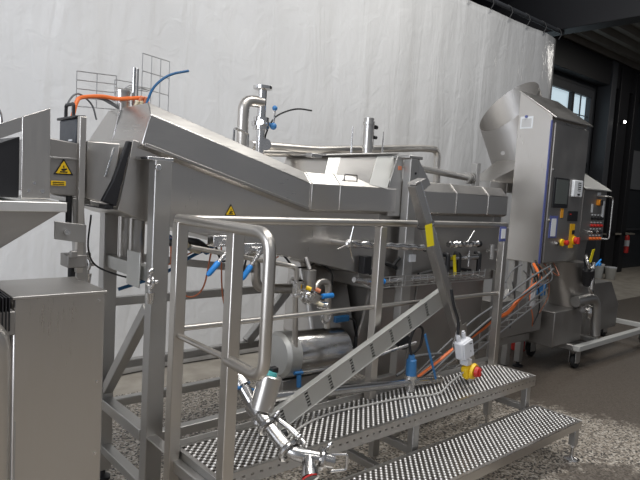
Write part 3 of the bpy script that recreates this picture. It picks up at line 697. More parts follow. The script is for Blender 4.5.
for x, z in ((2.885, .775), (2.935, .79)):
    MB().cyl((x, 1.99, z-.02), (x-.01, 1.99, z+.015), .013, n=8).cyl((x-.008, 1.99, z+.01), (x-.013, 1.99, z+.025), .009).build('cable_gland', WHITE, jb)
MB().box(2.93, 2.955, 1.942, 1.944, .745, .75).box(2.945, 2.951, 1.942, 1.944, .70, .705).build('printed_mark', GREYC, jb)
MB().spline([(2.80, 2.01, 1.07), (2.82, 2.0, .98), (2.865, 1.99, .88), (2.873, 1.99, .80)], .009).build('black_cable', BLACK, ar)
sw = MB().bar((2.985, 1.99, .60), (3.02, 1.99, .52), .085, .05, (0, 1, 0)).build('switch_box', YELL, ar, .02, seg=3)
MB().cyl((3.02, 1.968, .562), (3.023, 1.95, .56), .05, .046, 24).build('yellow_disc', YELL, sw)
kn = MB().cyl((3.026, 1.95, .562), (3.03, 1.925, .561), .034, .030, 12).build('red_knob', RED, sw, .004)
MB().box(3.022, 3.038, 1.914, 1.928, .537, .586).build('knob_grip', RED, kn, .004)
MB().box(2.955, 3.005, 1.965, 2.02, .60, .64).build('white_spacer', WHITE, sw, .006)
# yellow tag tied where the arm crosses the rail
yt = thing('yellow_tag', 'yellow tag hanging from a black tie on the slanted arm', 'tag', (2.62, 2.02, 1.32))
MB().prism([(2.525, 2.018, 1.44), (2.583, 2.018, 1.452), (2.61, 2.012, 1.33), (2.552, 2.012, 1.322)], (0, -.002, 0)).build('card', YTAG, yt)
MB().torus((2.60, 2.07, 1.44), (.5, 0, -.86), .048, .004).build('black_tie', BLACK, yt)
# blue strap
tag(MB().bar((2.69, 2.09, .80), (2.855, 2.11, .50), .016, .004, (0, 1, 0)).build('blue_strap', BLUET), 'blue strap hanging down from the slanted slotted beam', 'strap')

# sloping product pipe on the platform with sensor, valve and outlet
sp = thing('product_pipe', 'shiny sloping pipe with drain valve lying along the upper platform tread', 'pipe', (2.2, 2.1, .45))
MB().tube([(1.60, 2.145, .615), (2.88, 2.145, .480)], .025, n=16).build('pipe', PIPE, sp)
MB().lathe((2.88, 2.145, .480), (2.95, 2.145, .476), [(0, .025), (.2, .025), (.8, .025), (1, .018)]).build('end_cap', S_RAIL, sp)
sn = MB().cyl((2.655, 2.142, .452), (2.655, 2.142, .54), .024).cyl((2.655, 2.142, .53), (2.655, 2.142, .55), .038, n=16).build('sensor_socket', S_POL, sp)
MB().lathe((2.655, 2.142, .55), (2.648, 2.142, .67), [(0, .030), (.1, .032), (.75, .030), (.8, .022), (1, .018)]).build('blue_sensor', BLUET, sn)
MB().spline([(2.648, 2.142, .66), (2.645, 2.16, .74), (2.70, 2.17, .82), (2.78, 2.18, .80), (2.77, 2.18, .70), (2.68, 2.17, .66)], .008).build('sensor_cable', BLACK, sn)
dv = MB().tube([(1.405, 2.07, .745), (1.425, 1.97, .655), (1.435, 1.84, .585), (1.445, 1.75, .545), (1.50, 1.69, .535), (1.585, 1.645, .51)], .029, .04, 16).build('drain_pipe', PIPE, sp)
MB().tube([(1.62, 2.14, .613), (1.50, 2.06, .62), (1.44, 1.95, .63)], .021, .05).build('elbow', PIPE, sp)
ac = MB().lathe((1.438, 1.95, .655), (1.478, 1.95, .80), [(0, .03), (.02, .050), (.97, .052), (1, .046)], 32).build('actuator', S_SHEET2, sp)
MB().lathe((1.477, 1.95, .798), (1.482, 1.95, .818), [(0, .028), (.8, .026), (1, .015)]).build('turquoise_cap', TURQ, ac)
MB().box(1.475, 1.505, 1.93, 1.96, .81, .835).build('black_clip', BLACK, ac, .003)
vb = MB().cyl((1.43, 1.95, .60), (1.44, 1.95, .66), .034).cyl((1.425, 1.99, .67), (1.43, 1.94, .64), .042).build('valve_body', PIPE, sp)
MB().cyl((1.40, 2.10, .77), (1.408, 2.05, .73), .038).build('port_ferrule', PIPE, sp)
for c, dd, R in (((1.43, 1.885, .608), (.05, -.88, -.45), .038), ((1.445, 1.755, .55), (.1, -.85, -.35), .043), ((1.54, 1.67, .525), (.8, -.45, -.2), .036)):
    k_ = MB().torus(c, dd, R, .012, 24, 8).build('pipe_clamp', PIPE, sp)
    c = V(c); MB().cyl(c+V((.03, 0, .03)), c+V((.04, -.01, .05)), .009).sphere(c+V((.04, -.01, .052)), .012, 8).build('wing_nut', S_POL, k_)
MB().tube([(1.475, 1.87, .63), (1.50, 1.80, .60), (1.51, 1.74, .565)], .012, .02).build('clamp_handle', PIPE, sp)
ol = MB().lathe((1.49, 1.69, .535), (1.455, 1.63, .485), [(0, .022), (.3, .028), (.7, .028), (.72, .034), (1, .034)]).build('outlet', PIPE, sp)
MB().cyl((1.4555, 1.632, .4865), (1.454, 1.627, .482), .030).build('black_bung', BLACK, ol)
MB().torus((1.4548, 1.630, .4842), (-.15, -.6, -.5), .031, .004).build('red_gasket', RED, ol)
MB().tube([(1.575, 1.645, .54), (1.63, 1.61, .54), (1.625, 1.605, .48), (1.57, 1.64, .475)], .006, .01, 8).build('wire_bail', S_POL, sp)
tag(MB().spline([(1.34, 2.06, .72), (1.365, 2.04, .735), (1.40, 2.04, .735), (1.44, 2.04, .715), (1.48, 2.05, .70)], .009).build('blue_hose', BLUET), 'short blue hose behind the upright steel actuator on platform', 'hose')
tag(MB().spline([(1.57, 1.98, .462), (1.80, 2.08, .462), (2.02, 2.12, .462), (2.25, 2.10, .462), (2.5, 2.07, .462), (2.73, 2.0, .466), (2.85, 2.0, .51), (2.965, 1.99, .56)], .0055, 8).build('white_cable', plain('white_cable_sheath', (.42, .41, .39), .5)), 'thin pale cable lying across the upper platform tread', 'cable')
tag(MB().cyl((1.58, 2.02, .472), (1.64, 2.03, .476), .02).torus((1.60, 2.03, .478), (0, 0, 1), .03, .009).build('black_clip', BLACK), 'small black clip lying on the tread beside the actuator', 'clip')

# ------------------------------------------------------------------ cable run from under the machine up to the cabinet
ct = thing('cable_ladder', 'sloping wire cable ladder rising behind the platform to the control cabinet', 'cable tray', (3.6, 2.4, .5))
wr = MB()
A, Bq = V((2.86, 2.36, .30)), V((4.62, 2.36, .90))
for off, y in ((0, 2.36), (0, 2.46), (-.07, 2.36), (.07, 2.36), (-.1, 2.46)):
    wr.cyl(A+V((0, y-2.36, off)), Bq+V((0, y-2.36, off)), .006, n=6)
wr.build('side_wire', WIRE, ct)
for i in range(14):
    p = A.lerp(Bq, (i+.5)/14); MB().tube([p+V((0, 0, .07)), p+V((0, 0, -.07)), p+V((0, .1, -.1))], .004, 0, 6).build('rung_wire', WIRE, ct)
def cable(pts, r, m, label, name='cable', cat='cable', group=None):
    return tag(MB().spline(pts, r, 8).build(name, m), label, cat, group)
cable([(2.90, 2.34, .40), (3.06, 2.34, .45), (3.38, 2.34, .575), (3.67, 2.34, .665), (3.80, 2.34, .72), (4.0, 2.34, .755), (4.2, 2.36, .85), (4.41, 2.38, .92), (4.6, 2.42, .97), (4.8, 2.6, 1.06)], .014, ORNG, 'thick orange cable running up the sloping cable ladder')
cable([(2.83, 2.30, .33), (3.27, 2.30, .555), (3.58, 2.30, .70), (3.85, 2.30, .80), (4.2, 2.32, .90), (4.55, 2.36, .99), (5.0, 2.52, 1.02)], .008, GREYC, 'grey conduit above the orange cable, lower of the pair')
cable([(2.83, 2.36, .36), (3.27, 2.36, .59), (3.58, 2.36, .735), (3.85, 2.36, .825), (4.2, 2.38, .94), (4.55, 2.42, 1.02), (5.0, 2.55, 1.04)], .008, GREYC, 'grey conduit above the orange cable, upper of the pair')
cable([(2.75, 2.33, .34), (3.2, 2.33, .50), (3.9, 2.33, .79), (4.5, 2.38, .96), (4.9, 2.64, 1.08)], .009, BLACK, 'thin black cable between the grey conduits on the ladder')
cable([(2.76, 2.34, .47), (2.82, 2.33, .50), (2.90, 2.33, .57), (3.2, 2.34, .55)], .010, GREYC, 'bent grey conduit end behind the blue sensor')
cable([(2.50, 2.26, .66), (2.63, 2.25, .68), (2.80, 2.24, .70)], .010, S_POL, 'thin bright rod behind the slotted beam', 'rod', 'rod')
tag(MB().lathe((2.78, 2.36, .70), (2.74, 2.28, .70), [(0, .02), (.1, .045), (.95, .047), (1, .036)], 20).build('black_connector', BLACK), 'black round connector behind the slotted beam near blue strap', 'connector')
for pts, m, lb in (([(4.3, 2.5, .95), (4.45, 2.55, .78), (4.5, 2.6, .52)], GREYC, 'grey hanging cable below the control cabinet'),
                   ([(4.62, 2.5, 1.0), (4.60, 2.5, .80), (4.68, 2.5, .62), (4.78, 2.55, .52)], ORNG2, 'orange-brown hanging cable below the control cabinet'),
                   ([(4.75, 2.6, 1.05), (4.80, 2.55, .88), (4.95, 2.55, .84), (5.05, 2.6, 1.05)], BLACK, 'black cable loop hanging under the control cabinet'),
                   ([(4.55, 2.55, 1.02), (4.72, 2.5, .90), (4.95, 2.5, .93), (5.1, 2.6, 1.04)], GREYC, 'grey cable loop hanging under the control cabinet'),
                   ([(4.2, 2.5, .95), (4.28, 2.5, 1.04), (4.45, 2.52, 1.08), (4.6, 2.6, 1.06)], GREYC, 'grey hose arching beside the post near the cabinet'),
                   ([(4.9, 2.62, 1.06), (4.98, 2.56, .95), (5.0, 2.54, .78), (4.88, 2.55, .62)], plain('brown_cable', (.22, .09, .05), .5), 'brown cable hanging under the control cabinet'),
                   ([(5.05, 2.65, 1.06), (5.1, 2.56, .97), (5.2, 2.56, .95), (5.25, 2.65, 1.05)], plain('rust_cable', (.25, .09, .05), .5), 'rust coloured cable loop under the cabinet door'),
                   ([(4.66, 2.48, .98), (4.74, 2.48, .70), (4.70, 2.5, .55)], BLACK, 'black cable hanging beside the cabinet leg')):
    cable(pts, .006, m, lb, group='cables hanging under the control cabinet')
tag(MB().box(4.76, 4.83, 2.48, 2.54, .80, .84).box(4.78, 4.81, 2.47, 2.54, .83, .90).build('cable_gland_block', BLUET, None, .005), 'small blue gland block among the cables under the cabinet', 'fitting')
tag(MB().box(4.60, 4.635, 2.46, 2.50, .72, .88).build('white_plug', WHITE, None, .006), 'small upright white plug at the top of the cable ladder', 'plug')

# ------------------------------------------------------------------ control cabinet
K = thing('control_cabinet', 'tall stainless control cabinet with sloping roof and touch screen door', 'cabinet', (5.27, 2.76, 0))
def kp(mb, name, mat, bev=0., par=None, **k): return mb.build(name, mat, par or K, bev, **k)
KX0, KX1, KY0, KY1, KZ = 4.93, 5.62, 2.62, 2.95, 1.055
kp(MB().prism([(KX0, KY0, KZ), (KX0, KY1, KZ), (KX0, KY1, 2.60), (KX0, KY0, 2.37)], (KX1-KX0, 0, 0)), 'body', S_SHEET2, .004)
kp(MB().prism([(KX0-.004, KY0-.04, 2.345), (KX0-.004, KY1+.01, 2.605), (KX0-.004, KY1+.01, 2.617), (KX0-.004, KY0-.04, 2.357)], (KX1-KX0+.03, 0, 0)), 'sloping_roof', S_SHEET, .002)
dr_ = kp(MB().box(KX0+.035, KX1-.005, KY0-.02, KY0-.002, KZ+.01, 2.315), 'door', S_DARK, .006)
kp(MB().box(KX0-.003, KX0+.014, KY0-.004, KY0+.0, KZ, 2.33).box(KX0-.003, KX0, KY0-.003, KY0+.010, KZ, 2.33), 'blue_film_strip', NAVY, 0)
def dp(mb, name, mat, bev=.002, par=None): return mb.build(name, mat, par or dr_, bev)
f0 = KY0-.02
sf = dp(MB().box(5.02, 5.30, f0-.012, f0, 1.565, 1.835), 'screen_frame', BLACK)
dp(MB().box(5.05, 5.275, f0-.015, f0-.012, 1.60, 1.82), 'screen', SCREEN, .001, sf)
th = dp(MB().box(5.36, 5.53, f0-.03, f0, 1.675, 1.83), 'recorder', PAPER, .006)
dp(MB().box(5.43, 5.49, f0-.032, f0-.03, 1.73, 1.81), 'recorder_display', SCREEN, .001, th)
dp(MB().box(5.43, 5.48, f0-.033, f0-.03, 1.69, 1.706), 'recorder_button', BLACK, .001, th)
for i in range(4): dp(MB().box(5.435, 5.485, f0-.0335, f0-.032, 1.735+i*.019, 1.742+i*.019), 'display_line', PAPER, 0, th)
cdx = dp(MB().box(5.01, 5.155, f0-.004, f0, 1.29, 1.49), 'blue_card', NAVY, 0)
dp(MB().box(5.04, 5.125, f0-.007, f0-.004, 1.305, 1.465), 'white_card', PAPER, 0, cdx)
dp(MB().box(5.20, 5.245, f0-.005, f0, 1.475, 1.56), 'orange_tag', plain('orange_tag', (.75, .33, .02), .5), 0)
dsp = dp(MB().box(5.34, 5.535, f0-.006, f0, 1.445, 1.54), 'black_nameplate', BLACK)
dp(MB().box(5.37, 5.40, f0-.008, f0-.006, 1.505, 1.515), 'red_mark', RED, 0, dsp)
dp(MB().box(5.41, 5.50, f0-.004, f0, 1.19, 1.42), 'yellow_label', plain('amber_label', (.75, .42, .01), .5), 0)
dp(MB().box(5.45, 5.50, f0-.006, f0-.004, 1.32, 1.36), 'label_print', BLACK, 0)
es = dp(MB().cyl((5.27, f0, 1.245), (5.27, f0-.015, 1.245), .034), 'yellow_collar', YELL, 0)
dp(MB().lathe((5.30, f0-.015, 1.245), (5.30, f0-.055, 1.245), [(0, .016), (.3, .024), (.8, .025), (1, .016)]), 'stop_button', RED, 0, es)
ms = dp(MB().cyl((5.51, f0, 1.262), (5.51, f0-.012, 1.262), .042), 'switch_plate', YELL, 0)
dp(MB().cyl((5.51, f0-.012, 1.262), (5.51, f0-.04, 1.262), .033, .030).box(5.495, 5.525, f0-.055, f0-.03, 1.23, 1.294), 'main_switch', RED, .003, ms)
dp(MB().cyl((5.17, f0, 1.235), (5.17, f0-.02, 1.235), .02).cyl((5.0, f0, 1.45), (5.0, f0-.01, 1.45), .012).cyl((4.99, f0, 1.9), (4.99, f0-.01, 1.9), .012), 'door_lock', S_POL, 0)
pf = kp(MB().box(KX0-.004, KX0, 2.80, 2.925, 2.265, 2.375), 'paper_holder', PAPER, .001)
kp(MB().box(KX0-.006, KX0-.004, 2.815, 2.91, 2.28, 2.355), 'paper_sheet', plain('grey_paper', (.50, .50, .50), .6), 0, pf)
kp(MB().cyl((KX0-.004, 2.865, 2.372), (KX0-.018, 2.865, 2.372), .012), 'blue_button', NAVY, 0, pf)
for x, y in ((5.20, 2.89), (4.98, 2.9)):
    l = kp(B(x-.03, x+.03, y-.03, y+.03, .05, KZ), 'leg', S_FRAME, .004)
    kp(MB().lathe((x, y, 0), (x, y, .06), [(0, .05), (.25, .05), (.4, .018), (1, .018)]), 'foot', BLACK, 0, l)
kp(MB().bar((4.35, 2.80, .34), (5.24, 2.84, .31), .05, .07), 'base_beam', S_FRAME, .004)
kp(MB().bar((4.70, 2.80, .36), (4.86, 2.86, .78), .05, .04, (0, 1, 0)), 'brace', S_SHEET, .004)
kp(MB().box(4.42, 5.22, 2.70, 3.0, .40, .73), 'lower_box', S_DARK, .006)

# ------------------------------------------------------------------ exhaust duct
D = thing('exhaust_duct', 'wide slanting sheet metal duct with an open oblique mouth beside cabinet', 'duct', (4.9, 3.0, 1.68))
Cb, ax = V((5.83, 3.36, 2.06)), V((-.20, .30, .90)).normalized()
Lw = V((-.92, .05, 0)).normalized(); rad = .35; n = 56
ra = ax.orthogonal().normalized(); rb = ax.cross(ra)
def dring(r, f):
    out = []
    for i in range(n):
        t = 2*math.pi*i/n; dvec = ra*math.cos(t)+rb*math.sin(t)
        out.append(Cb+dvec*r+ax*(f if isinstance(f, float) else f(dvec.dot(Lw)))) 
    return out
topf = lambda q: .60-.22*q
mb = MB(); mb.loft([dring(rad, 0.), dring(rad, topf), dring(rad-.004, topf), dring(rad-.004, 0.)], False)
mb.build('duct_tube', S_DARK, D)
mb = MB().loft([dring(rad*.96, -.06), dring(rad*.96, .03)]); mb.build('duct_collar', S_DARK, D)
nk = [Cb+V((rad*.9*math.cos(2*math.pi*i/40), rad*.8*math.sin(2*math.pi*i/40), -.03)) for i in range(40)]
bs = []
for i in range(40):
    t = 2*math.pi*i/40; c_, s2 = math.cos(t), math.sin(t); m_ = max(abs(c_), abs(s2))
    bs.append(V((5.20+.53*c_/m_, 3.12+.10*s2/m_, 1.77)))
MB().loft([bs, nk]).build('duct_cone', S_SHEET, D)
MB().box(4.67, 5.74, 3.02, 3.22, 1.68, 1.77).build('duct_base', S_FRAME, D, .004)
MB().box(4.95, 4.958, 3.016, 3.02, 1.68, 1.77).build('base_seam', S_DARK, D)
MB().cyl((5.12, 3.2, 2.06), (5.09, 3.18, 2.06), .02).build('duct_latch', S_DARK, D)
for yy in (3.05, 3.19): MB().box(5.49, 5.54, yy-.02, yy+.02, 0, 1.69).build('duct_post', S_FRAME, D)

# ------------------------------------------------------------------ pump skid with second control panel
Q = thing('pump_trolley', 'low wheeled steel trolley carrying a slanted pump, pipe bends and button panel', 'trolley', (6.5, 2.8, 0))
def qp(mb, name, mat, bev=0., par=None, **k): return mb.build(name, mat, par or Q, bev, **k)
qp(MB().box(5.57, 7.50, 2.47, 2.535, .19, .245), 'frame_rail', PALER, .006); qp(MB().box(5.57, 7.50, 3.05, 3.11, .19, .245), 'frame_rail', S_FRAME, .006)
qp(MB().box(7.44, 7.50, 2.535, 3.05, .19, .245), 'frame_end', PALER, .006); qp(MB().box(5.57, 5.63, 2.535, 3.15, .19, .245), 'frame_end', S_DARK, .006)
qp(MB().box(6.1, 6.16, 2.535, 3.05, .19, .24), 'cross_bar', S_FRAME, .004)
for x, y in ((5.66, 2.55), (7.40, 2.55), (7.40, 3.02), (5.66, 3.02)):
    c = qp(MB().box(x-.05, x+.05, y-.035, y-.029, .06, .18).box(x-.05, x+.05, y+.029, y+.035, .06, .18).box(x-.055, x+.055, y-.04, y+.04, .175, .19), 'caster', S_FRAME, .003)
    qp(MB().lathe((x+.02, y-.025, .068), (x+.02, y+.025, .068), [(0, .055), (.15, .068), (.85, .068), (1, .055)]), 'wheel', RUBBER, 0, c)
    qp(MB().cyl((x+.02, y-.03, .068), (x+.02, y+.03, .068), .022), 'wheel_hub', S_POL, 0, c)
mring = lambda cx, cy, cz, r, tilt: [V((cx+r*math.cos(2*math.pi*i/32), cy+r*math.sin(2*math.pi*i/32), cz+tilt*r*math.cos(2*math.pi*i/32))) for i in range(32)]
mo = qp(MB().loft([mring(5.66, 2.78, 1.045, .21, 0), mring(5.72, 2.78, .93, .20, .15), mring(5.90, 2.77, .63, .19, .45), mring(5.94, 2.77, .56, .13, .45)]), 'slanted_motor', S_DARK)
fl = qp(MB().lathe((5.66, 2.50, 1.00), (5.74, 2.52, .83), [(0, .03), (.05, .055), (.95, .055), (1, .03)]), 'pump_head', BLACK)
qp(MB().torus((5.64, 2.50, 1.06), (.3, -.8, .3), .065, .016).torus((5.75, 2.50, .80), (.3, -.8, .3), .05, .014).cyl((5.70, 2.47, .80), (5.70, 2.47, 1.06), .016), 'head_clamp', S_POL, 0, fl)
qp(MB().box(5.81, 5.85, 2.46, 2.49, 1.02, 1.05).cyl((5.76, 2.48, 1.02), (5.87, 2.48, 1.08), .009), 'blue_fitting', BLUE, .004, fl)
qp(MB().prism([(5.62, 2.49, 1.05), (5.68, 2.49, 1.06), (5.72, 2.485, 1.19), (5.67, 2.485, 1.18)], (0, -.003, 0)), 'yellow_tag', YTAG, 0, fl)
qp(MB().torus((5.70, 2.47, .57), (.5, -.8, 0), .05, .02).cyl((5.62, 2.5, .60), (5.78, 2.5, .58), .03), 'outlet_clamp', S_POL)
qp(MB().tube([(5.62, 2.58, .66), (6.03, 2.56, .68), (6.09, 2.56, .28)], .052, .14, 16), 'outlet_bend', S_FRAME)
qp(MB().box(5.28, 5.86, 2.60, 3.0, .245, .58), 'pump_base', S_DARK, .006)
qp(MB().prism([(6.15, 2.7, .245), (6.95, 2.7, .245), (6.98, 2.7, .50), (6.72, 2.7, .78), (6.25, 2.7, .78)], (0, .3, 0)), 'drive_box', S_DARK, .006)
qp(MB().prism([(6.00, 2.95, 1.40), (6.62, 2.95, 1.40), (6.50, 2.95, .78), (6.30, 2.95, .78)], (0, .25, 0)), 'chute', S_DARK, .006)
pb = qp(MB().prism([(6.06, 2.80, 1.23), (6.06, 3.05, 1.23), (6.06, 3.05, 1.92), (6.06, 2.80, 1.77)], (.55, 0, 0)), 'button_panel', S_DARK, .004)
qp(MB().prism([(6.03, 2.76, 1.765), (6.03, 3.08, 1.95), (6.03, 3.08, 1.962), (6.03, 2.76, 1.777)], (.61, 0, 0)), 'panel_roof', S_STRING, .002, pb)
qp(MB().tube([(6.40, 2.80, 1.71), (6.40, 2.70, 1.71), (6.54, 2.70, 1.70), (6.54, 2.70, 1.25), (6.52, 2.80, 1.25)], .008, .03, 8), 'guard_handle', S_FRAME, 0, pb)
qp(MB().box(5.64, 6.05, 2.84, 2.88, 1.06, 1.34), 'side_sheet', S_FRAME, .002, pb)
fy = 2.80
rs = qp(MB().cyl((6.42, fy, 1.64), (6.42, fy-.03, 1.64), .034).box(6.37, 6.41, fy-.02, fy, 1.61, 1.67), 'rotary_switch', plain('orange_switch', (.75, .28, .02), .45), .003, pb)
qp(MB().box(6.40, 6.44, fy-.045, fy-.03, 1.61, 1.67), 'switch_knob', BLACK, .003, rs)
qp(MB().box(6.53, 6.57, fy-.004, fy, 1.48, 1.66).box(6.26, 6.30, fy-.004, fy, 1.53, 1.62).box(6.38, 6.46, fy-.003, fy, 1.71, 1.75), 'paper_label', PAPER, 0, pb)
for r, z in enumerate((1.47, 1.39, 1.32, 1.25)):
    for c in range(4):
        x = 6.30+.075*c; m = (BLACK, RED, S_POL, ORNG)[r]
        if r == 2 and c in (1, 3): m = BLACK
        qp(MB().cyl((x, fy, z), (x, fy-.025, z), .014).cyl((x, fy, z), (x, fy-.006, z), .019), 'push_button', m, 0, pb)
        qp(MB().box(x-.02, x+.02, fy-.002, fy, z+.03, z+.042), 'button_label', PAPER, 0, pb)

extinguisher(5.76, 3.21, 0, .40, 'red extinguisher standing on the floor behind the cabinet leg')

# ------------------------------------------------------------------ infeed hopper, drive unit and steel cabinet on the left
Hh = thing('feed_hopper', 'stainless feed hopper with tall side sheet and dark inside at left edge', 'hopper', (.4, 2.5, 1.1))
def hp_(mb, name, mat, bev=0., par=None, **k): return mb.build(name, mat, par or Hh, bev, **k)
hp_(MB().prism([(.615, 2.45, 1.50), (.72, 2.45, 1.50), (.715, 2.45, 1.855), (.615, 2.45, 1.81)], (0, .008, 0)), 'side_sheet', S_SHEET2, .002)
hp_(MB().prism([(-.3, 2.458, 1.315), (.615, 2.458, 1.755), (.615, 2.458, 1.81), (-.3, 2.458, 1.37)], (0, .006, 0)), 'sloping_edge', S_SHEET, .001)
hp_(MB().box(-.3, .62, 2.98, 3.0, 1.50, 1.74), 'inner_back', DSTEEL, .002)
hp_(MB().prism([(.12, 2.47, 1.50), (.612, 2.47, 1.50), (.612, 2.47, 1.735), (.12, 2.47, 1.51)], (0, .45, 0)), 'dark_inside_block', BLACK, .004)  # black block painting in the shade inside the hopper
hp_(MB().prism([(-.3, 2.40, 1.452), (.77, 2.40, 1.452), (.77, 2.40, 1.49), (-.3, 2.40, 1.49)], (0, .62, 0)), 'hopper_flange', S_TREAD, .003)
hp_(MB().loft([[(-.3, 2.42, 1.452), (.755, 2.42, 1.452), (.755, 3.0, 1.452), (-.3, 3.0, 1.452)], [(-.3, 2.5, 1.03), (.14, 2.5, 1.03), (.14, 2.95, 1.03), (-.3, 2.95, 1.03)]]), 'hopper_chute', S_DARK, .003)
for x in (-.2, .05): hp_(MB().box(x, x+.05, 2.7, 2.75, 0, 1.04), 'hopper_leg', S_FRAME, .003)
hp_(MB().cyl((.66, 2.445, 1.56), (.66, 2.452, 1.56), .006).cyl((.69, 2.445, 1.53), (.69, 2.452, 1.53), .008).cyl((.64, 2.445, 1.53), (.64, 2.452, 1.53), .006), 'bolt', S_POL)
hp_(MB().tube([(.50, 2.6, 1.78), (.50, 2.6, 1.90), (.57, 2.6, 1.84), (.575, 2.6, 1.78)], .008, .03, 8), 'hoop_handle', S_POL)

Du = thing('drive_unit', 'grey steel drive box with warning signs and black motor cover', 'drive unit', (.85, 2.8, 1.1))
def du(mb, name, mat, bev=0., par=None, **k): return mb.build(name, mat, par or Du, bev, **k)
dbx = du(MB().prism([(.74, 2.60, 1.515), (.885, 2.60, 1.51), (.885, 2.60, 1.735), (.74, 2.60, 1.75)], (0, .5, 0)), 'drive_box', S_DARK, .004)
du(MB().box(.745, .885, 2.592, 2.60, 1.665, 1.672), 'box_seam', S_FRAME, .001)
warn(dbx, (.815, 2.5995, 1.622), (1, 0, 0), (0, 0, 1), .072)
tl = du(MB().box(.765, .825, 2.596, 2.60, 1.552, 1.572), 'text_label', YELL, 0, dbx)
for i in range(2): du(MB().box(.772, .818, 2.595, 2.596, 1.556+i*.008, 1.559+i*.008), 'text_line', BLACK, 0, tl)
mc = du(MB().prism([(.875, 2.64, 1.735), (.905, 2.64, 1.735), (.905, 2.64, 1.85), (.875, 2.64, 1.845)], (0, .22, 0)), 'motor_cover', CHAR, .006)
du(MB().prism([(.866, 2.63, 1.845), (.915, 2.63, 1.85), (.915, 2.63, 1.862), (.866, 2.63, 1.857)], (0, .245, 0)), 'motor_lid', BLACK, .004, mc)
du(MB().tube([(.89, 2.82, 1.85), (.89, 2.82, 1.915), (.89, 2.72, 1.915), (.89, 2.72, 1.86)], .008, .012, 8), 'lid_handle', BLACK, 0, mc)
du(MB().box(.871, .875, 2.68, 2.72, 1.748, 1.756), 'white_mark', PAPER, 0, mc)
du(MB().box(.868, .895, 2.565, 2.60, 1.18, 1.85), 'guide_column', S_RAIL, .003)
du(MB().bar((.905, 2.70, 1.5), (1.035, 2.75, 0), .05, .04, (0, 1, 0)), 'slanted_leg', S_FRAME, .003)
du(MB().cyl((.847, 2.62, 1.33), (.847, 2.62, 1.51), .013).cyl((.865, 2.62, 1.08), (.865, 2.62, 1.25), .016), 'black_spindle', BLACK)
du(MB().prism([(.77, 2.55, 1.33), (.90, 2.55, 1.31), (.90, 2.55, 1.39), (.77, 2.55, 1.405)], (0, .012, 0)), 'adjuster_plate', S_FRAME, .002)
du(MB().cyl((.815, 2.53, 1.36), (.815, 2.56, 1.36), .012), 'bolt', S_POL)
du(MB().box(.825, .905, 2.55, 2.65, 1.205, 1.26).box(.83, .86, 2.53, 2.55, 1.25, 1.28), 'clamp_block', S_DARK, .004)
cable([(.90, 2.86, 1.85), (.92, 2.88, 1.94), (.97, 2.90, 1.985), (1.05, 2.95, 1.95), (1.08, 2.96, 1.88)], .0045, GREYC, 'thin grey cable arching from motor cover to the hood')
cable([(.93, 2.86, 1.86), (.955, 2.88, 1.94), (.985, 2.90, 1.97), (1.08, 2.91, 1.99), (1.16, 2.91, 1.99), (1.22, 2.90, 2.0), (1.29, 2.90, 2.01), (1.32, 2.90, 1.985)], .010, ORNG, 'orange cable draped over the wire tray above the hood', )
cable([(1.04, 2.93, 1.985), (1.09, 2.93, 1.985), (1.15, 2.92, 1.96), (1.18, 2.92, 1.945)], .009, GREYC, 'grey cable lying under the orange cable on wire tray')
cable([(1.225, 2.72, 1.95), (1.255, 2.72, 2.03), (1.30, 2.72, 2.085), (1.36, 2.72, 2.125), (1.445, 2.72, 2.155)], .0062, BLUEH, 'blue hose sticking up from the ridge of the hood', 'hose', 'hose')

Cc = thing('steel_cabinet', 'plain brushed steel cabinet with vented corner in left foreground', 'cabinet', (.5, 2.2, 0))
CX, CY, CZ = .778, 2.0, 1.20
cb_ = MB().box(.485, CX, CY, 2.32, .02, CZ).build('body', S_SHEET2, Cc, .006)
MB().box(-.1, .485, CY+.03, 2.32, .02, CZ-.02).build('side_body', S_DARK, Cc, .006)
MB().box(.48, CX+.004, CY-.004, 2.325, CZ-.004, CZ+.006).build('top_plate', S_SHEET, Cc, .002)
gr = MB().box(.2, .478, CY-.05, CY+.03, 1.095, 1.17).build('vent_grille', S_DARK, Cc, .003)
for i in range(14): MB().box(.335+i*.0095, .339+i*.0095, CY-.055, CY+.25, 1.11, 1.215).build('vent_fin', BLACK, gr)
MB().box(.492, .495, CY-.006, CY, .55, .80).build('door_edge', S_FRAME, Cc)
for zz in (1.174, .884, .624): MB().cyl((.754, CY-.004, zz), (.754, CY+.002, zz), .005, n=10).build('rivet', S_POL, Cc)
Pp = thing('polished_pipe', 'upright polished steel pipe with bent top at left edge of photo', 'pipe', (.37, 1.8, 0))
MB().tube([(.395, 1.80, 0), (.395, 1.80, 1.165), (.20, 1.80, 1.18)], .036, .075, 24).build('tube', S_RAIL, Pp)
MB().lathe((.385, 1.8, 0), (.385, 1.8, .02), [(0, .07), (.6, .07), (1, .036)]).build('base_flange', S_POL, Pp)
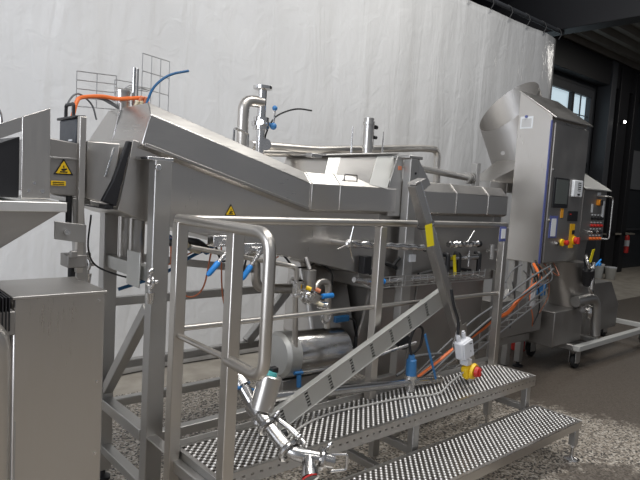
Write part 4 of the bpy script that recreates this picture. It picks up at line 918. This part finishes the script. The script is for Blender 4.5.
# ------------------------------------------------------------------ camera, light, view
cam = bpy.data.cameras.new('camera'); co = bpy.data.objects.new('camera', cam); COL.objects.link(co)
R_ = Matrix.Rotation(math.radians(-41.3), 4, 'Z') @ Matrix.Rotation(math.radians(90-4.9), 4, 'X') @ Matrix.Rotation(math.radians(3.4), 4, 'Z')
co.matrix_world = Matrix.Translation((0, 0, 1.6)) @ R_
cam.sensor_fit = 'HORIZONTAL'; cam.sensor_width = 36; cam.lens = 36*585/640; cam.clip_end = 200
SC.camera = co
w = bpy.data.worlds.new('hall_light'); SC.world = w; w.use_nodes = True
bg = w.node_tree.nodes['Background']; bg.inputs[0].default_value = (.80, .84, .92, 1); bg.inputs[1].default_value = .25
def area(name, loc, target, sx, sy, power, col=(1, 1, 1)):
    l = bpy.data.lights.new(name, 'AREA'); l.shape = 'RECTANGLE'; l.size = sx; l.size_y = sy; l.energy = power; l.color = col
    o = bpy.data.objects.new(name, l); COL.objects.link(o); o.location = loc
    o.rotation_euler = (V(target)-V(loc)).to_track_quat('-Z', 'Y').to_euler(); return o
area('hall_or_fill_lamp', (0.3, 1.2, 5.6), (0.3, 1.2, 0), 3.0, .6, 95, (1, .98, .95))
area('hall_or_fill_lamp', (3.0, 1.2, 5.6), (3.0, 1.2, 0), 3.0, .6, 85, (1, .98, .95))
area('hall_or_fill_lamp', (0.5, -3.2, 5.6), (0.5, -3.2, 0), 4.0, .6, 80, (1, .98, .95))  # unseen fill lamp, added to lighten the steel faces towards the camera
area('hall_or_fill_lamp', (4.8, 2.3, 5.8), (4.8, 2.9, 0), 2.2, .6, 105, (1, .98, .93))  # unseen lamp added to brighten the right part of the curtain
area('hall_or_fill_lamp', (13.5, 3.6, 4.8), (13.5, 3.8, 0), 3.0, .5, 55, (1, .96, .9))  # unseen lamp added to light the pale floor at far right
area('gate_daylight', (-5.5, 1.0, 2.6), (1, 2.6, 1.6), 4.0, 4.0, 330, (.86, .91, 1))
SC.view_settings.view_transform = 'Standard'; SC.view_settings.look = 'None'; SC.view_settings.gamma = 1
SC.view_settings.exposure = 0.0; SC.view_settings.use_curve_mapping = False
for o in COL.objects:
    if '_w' in o: del o['_w']
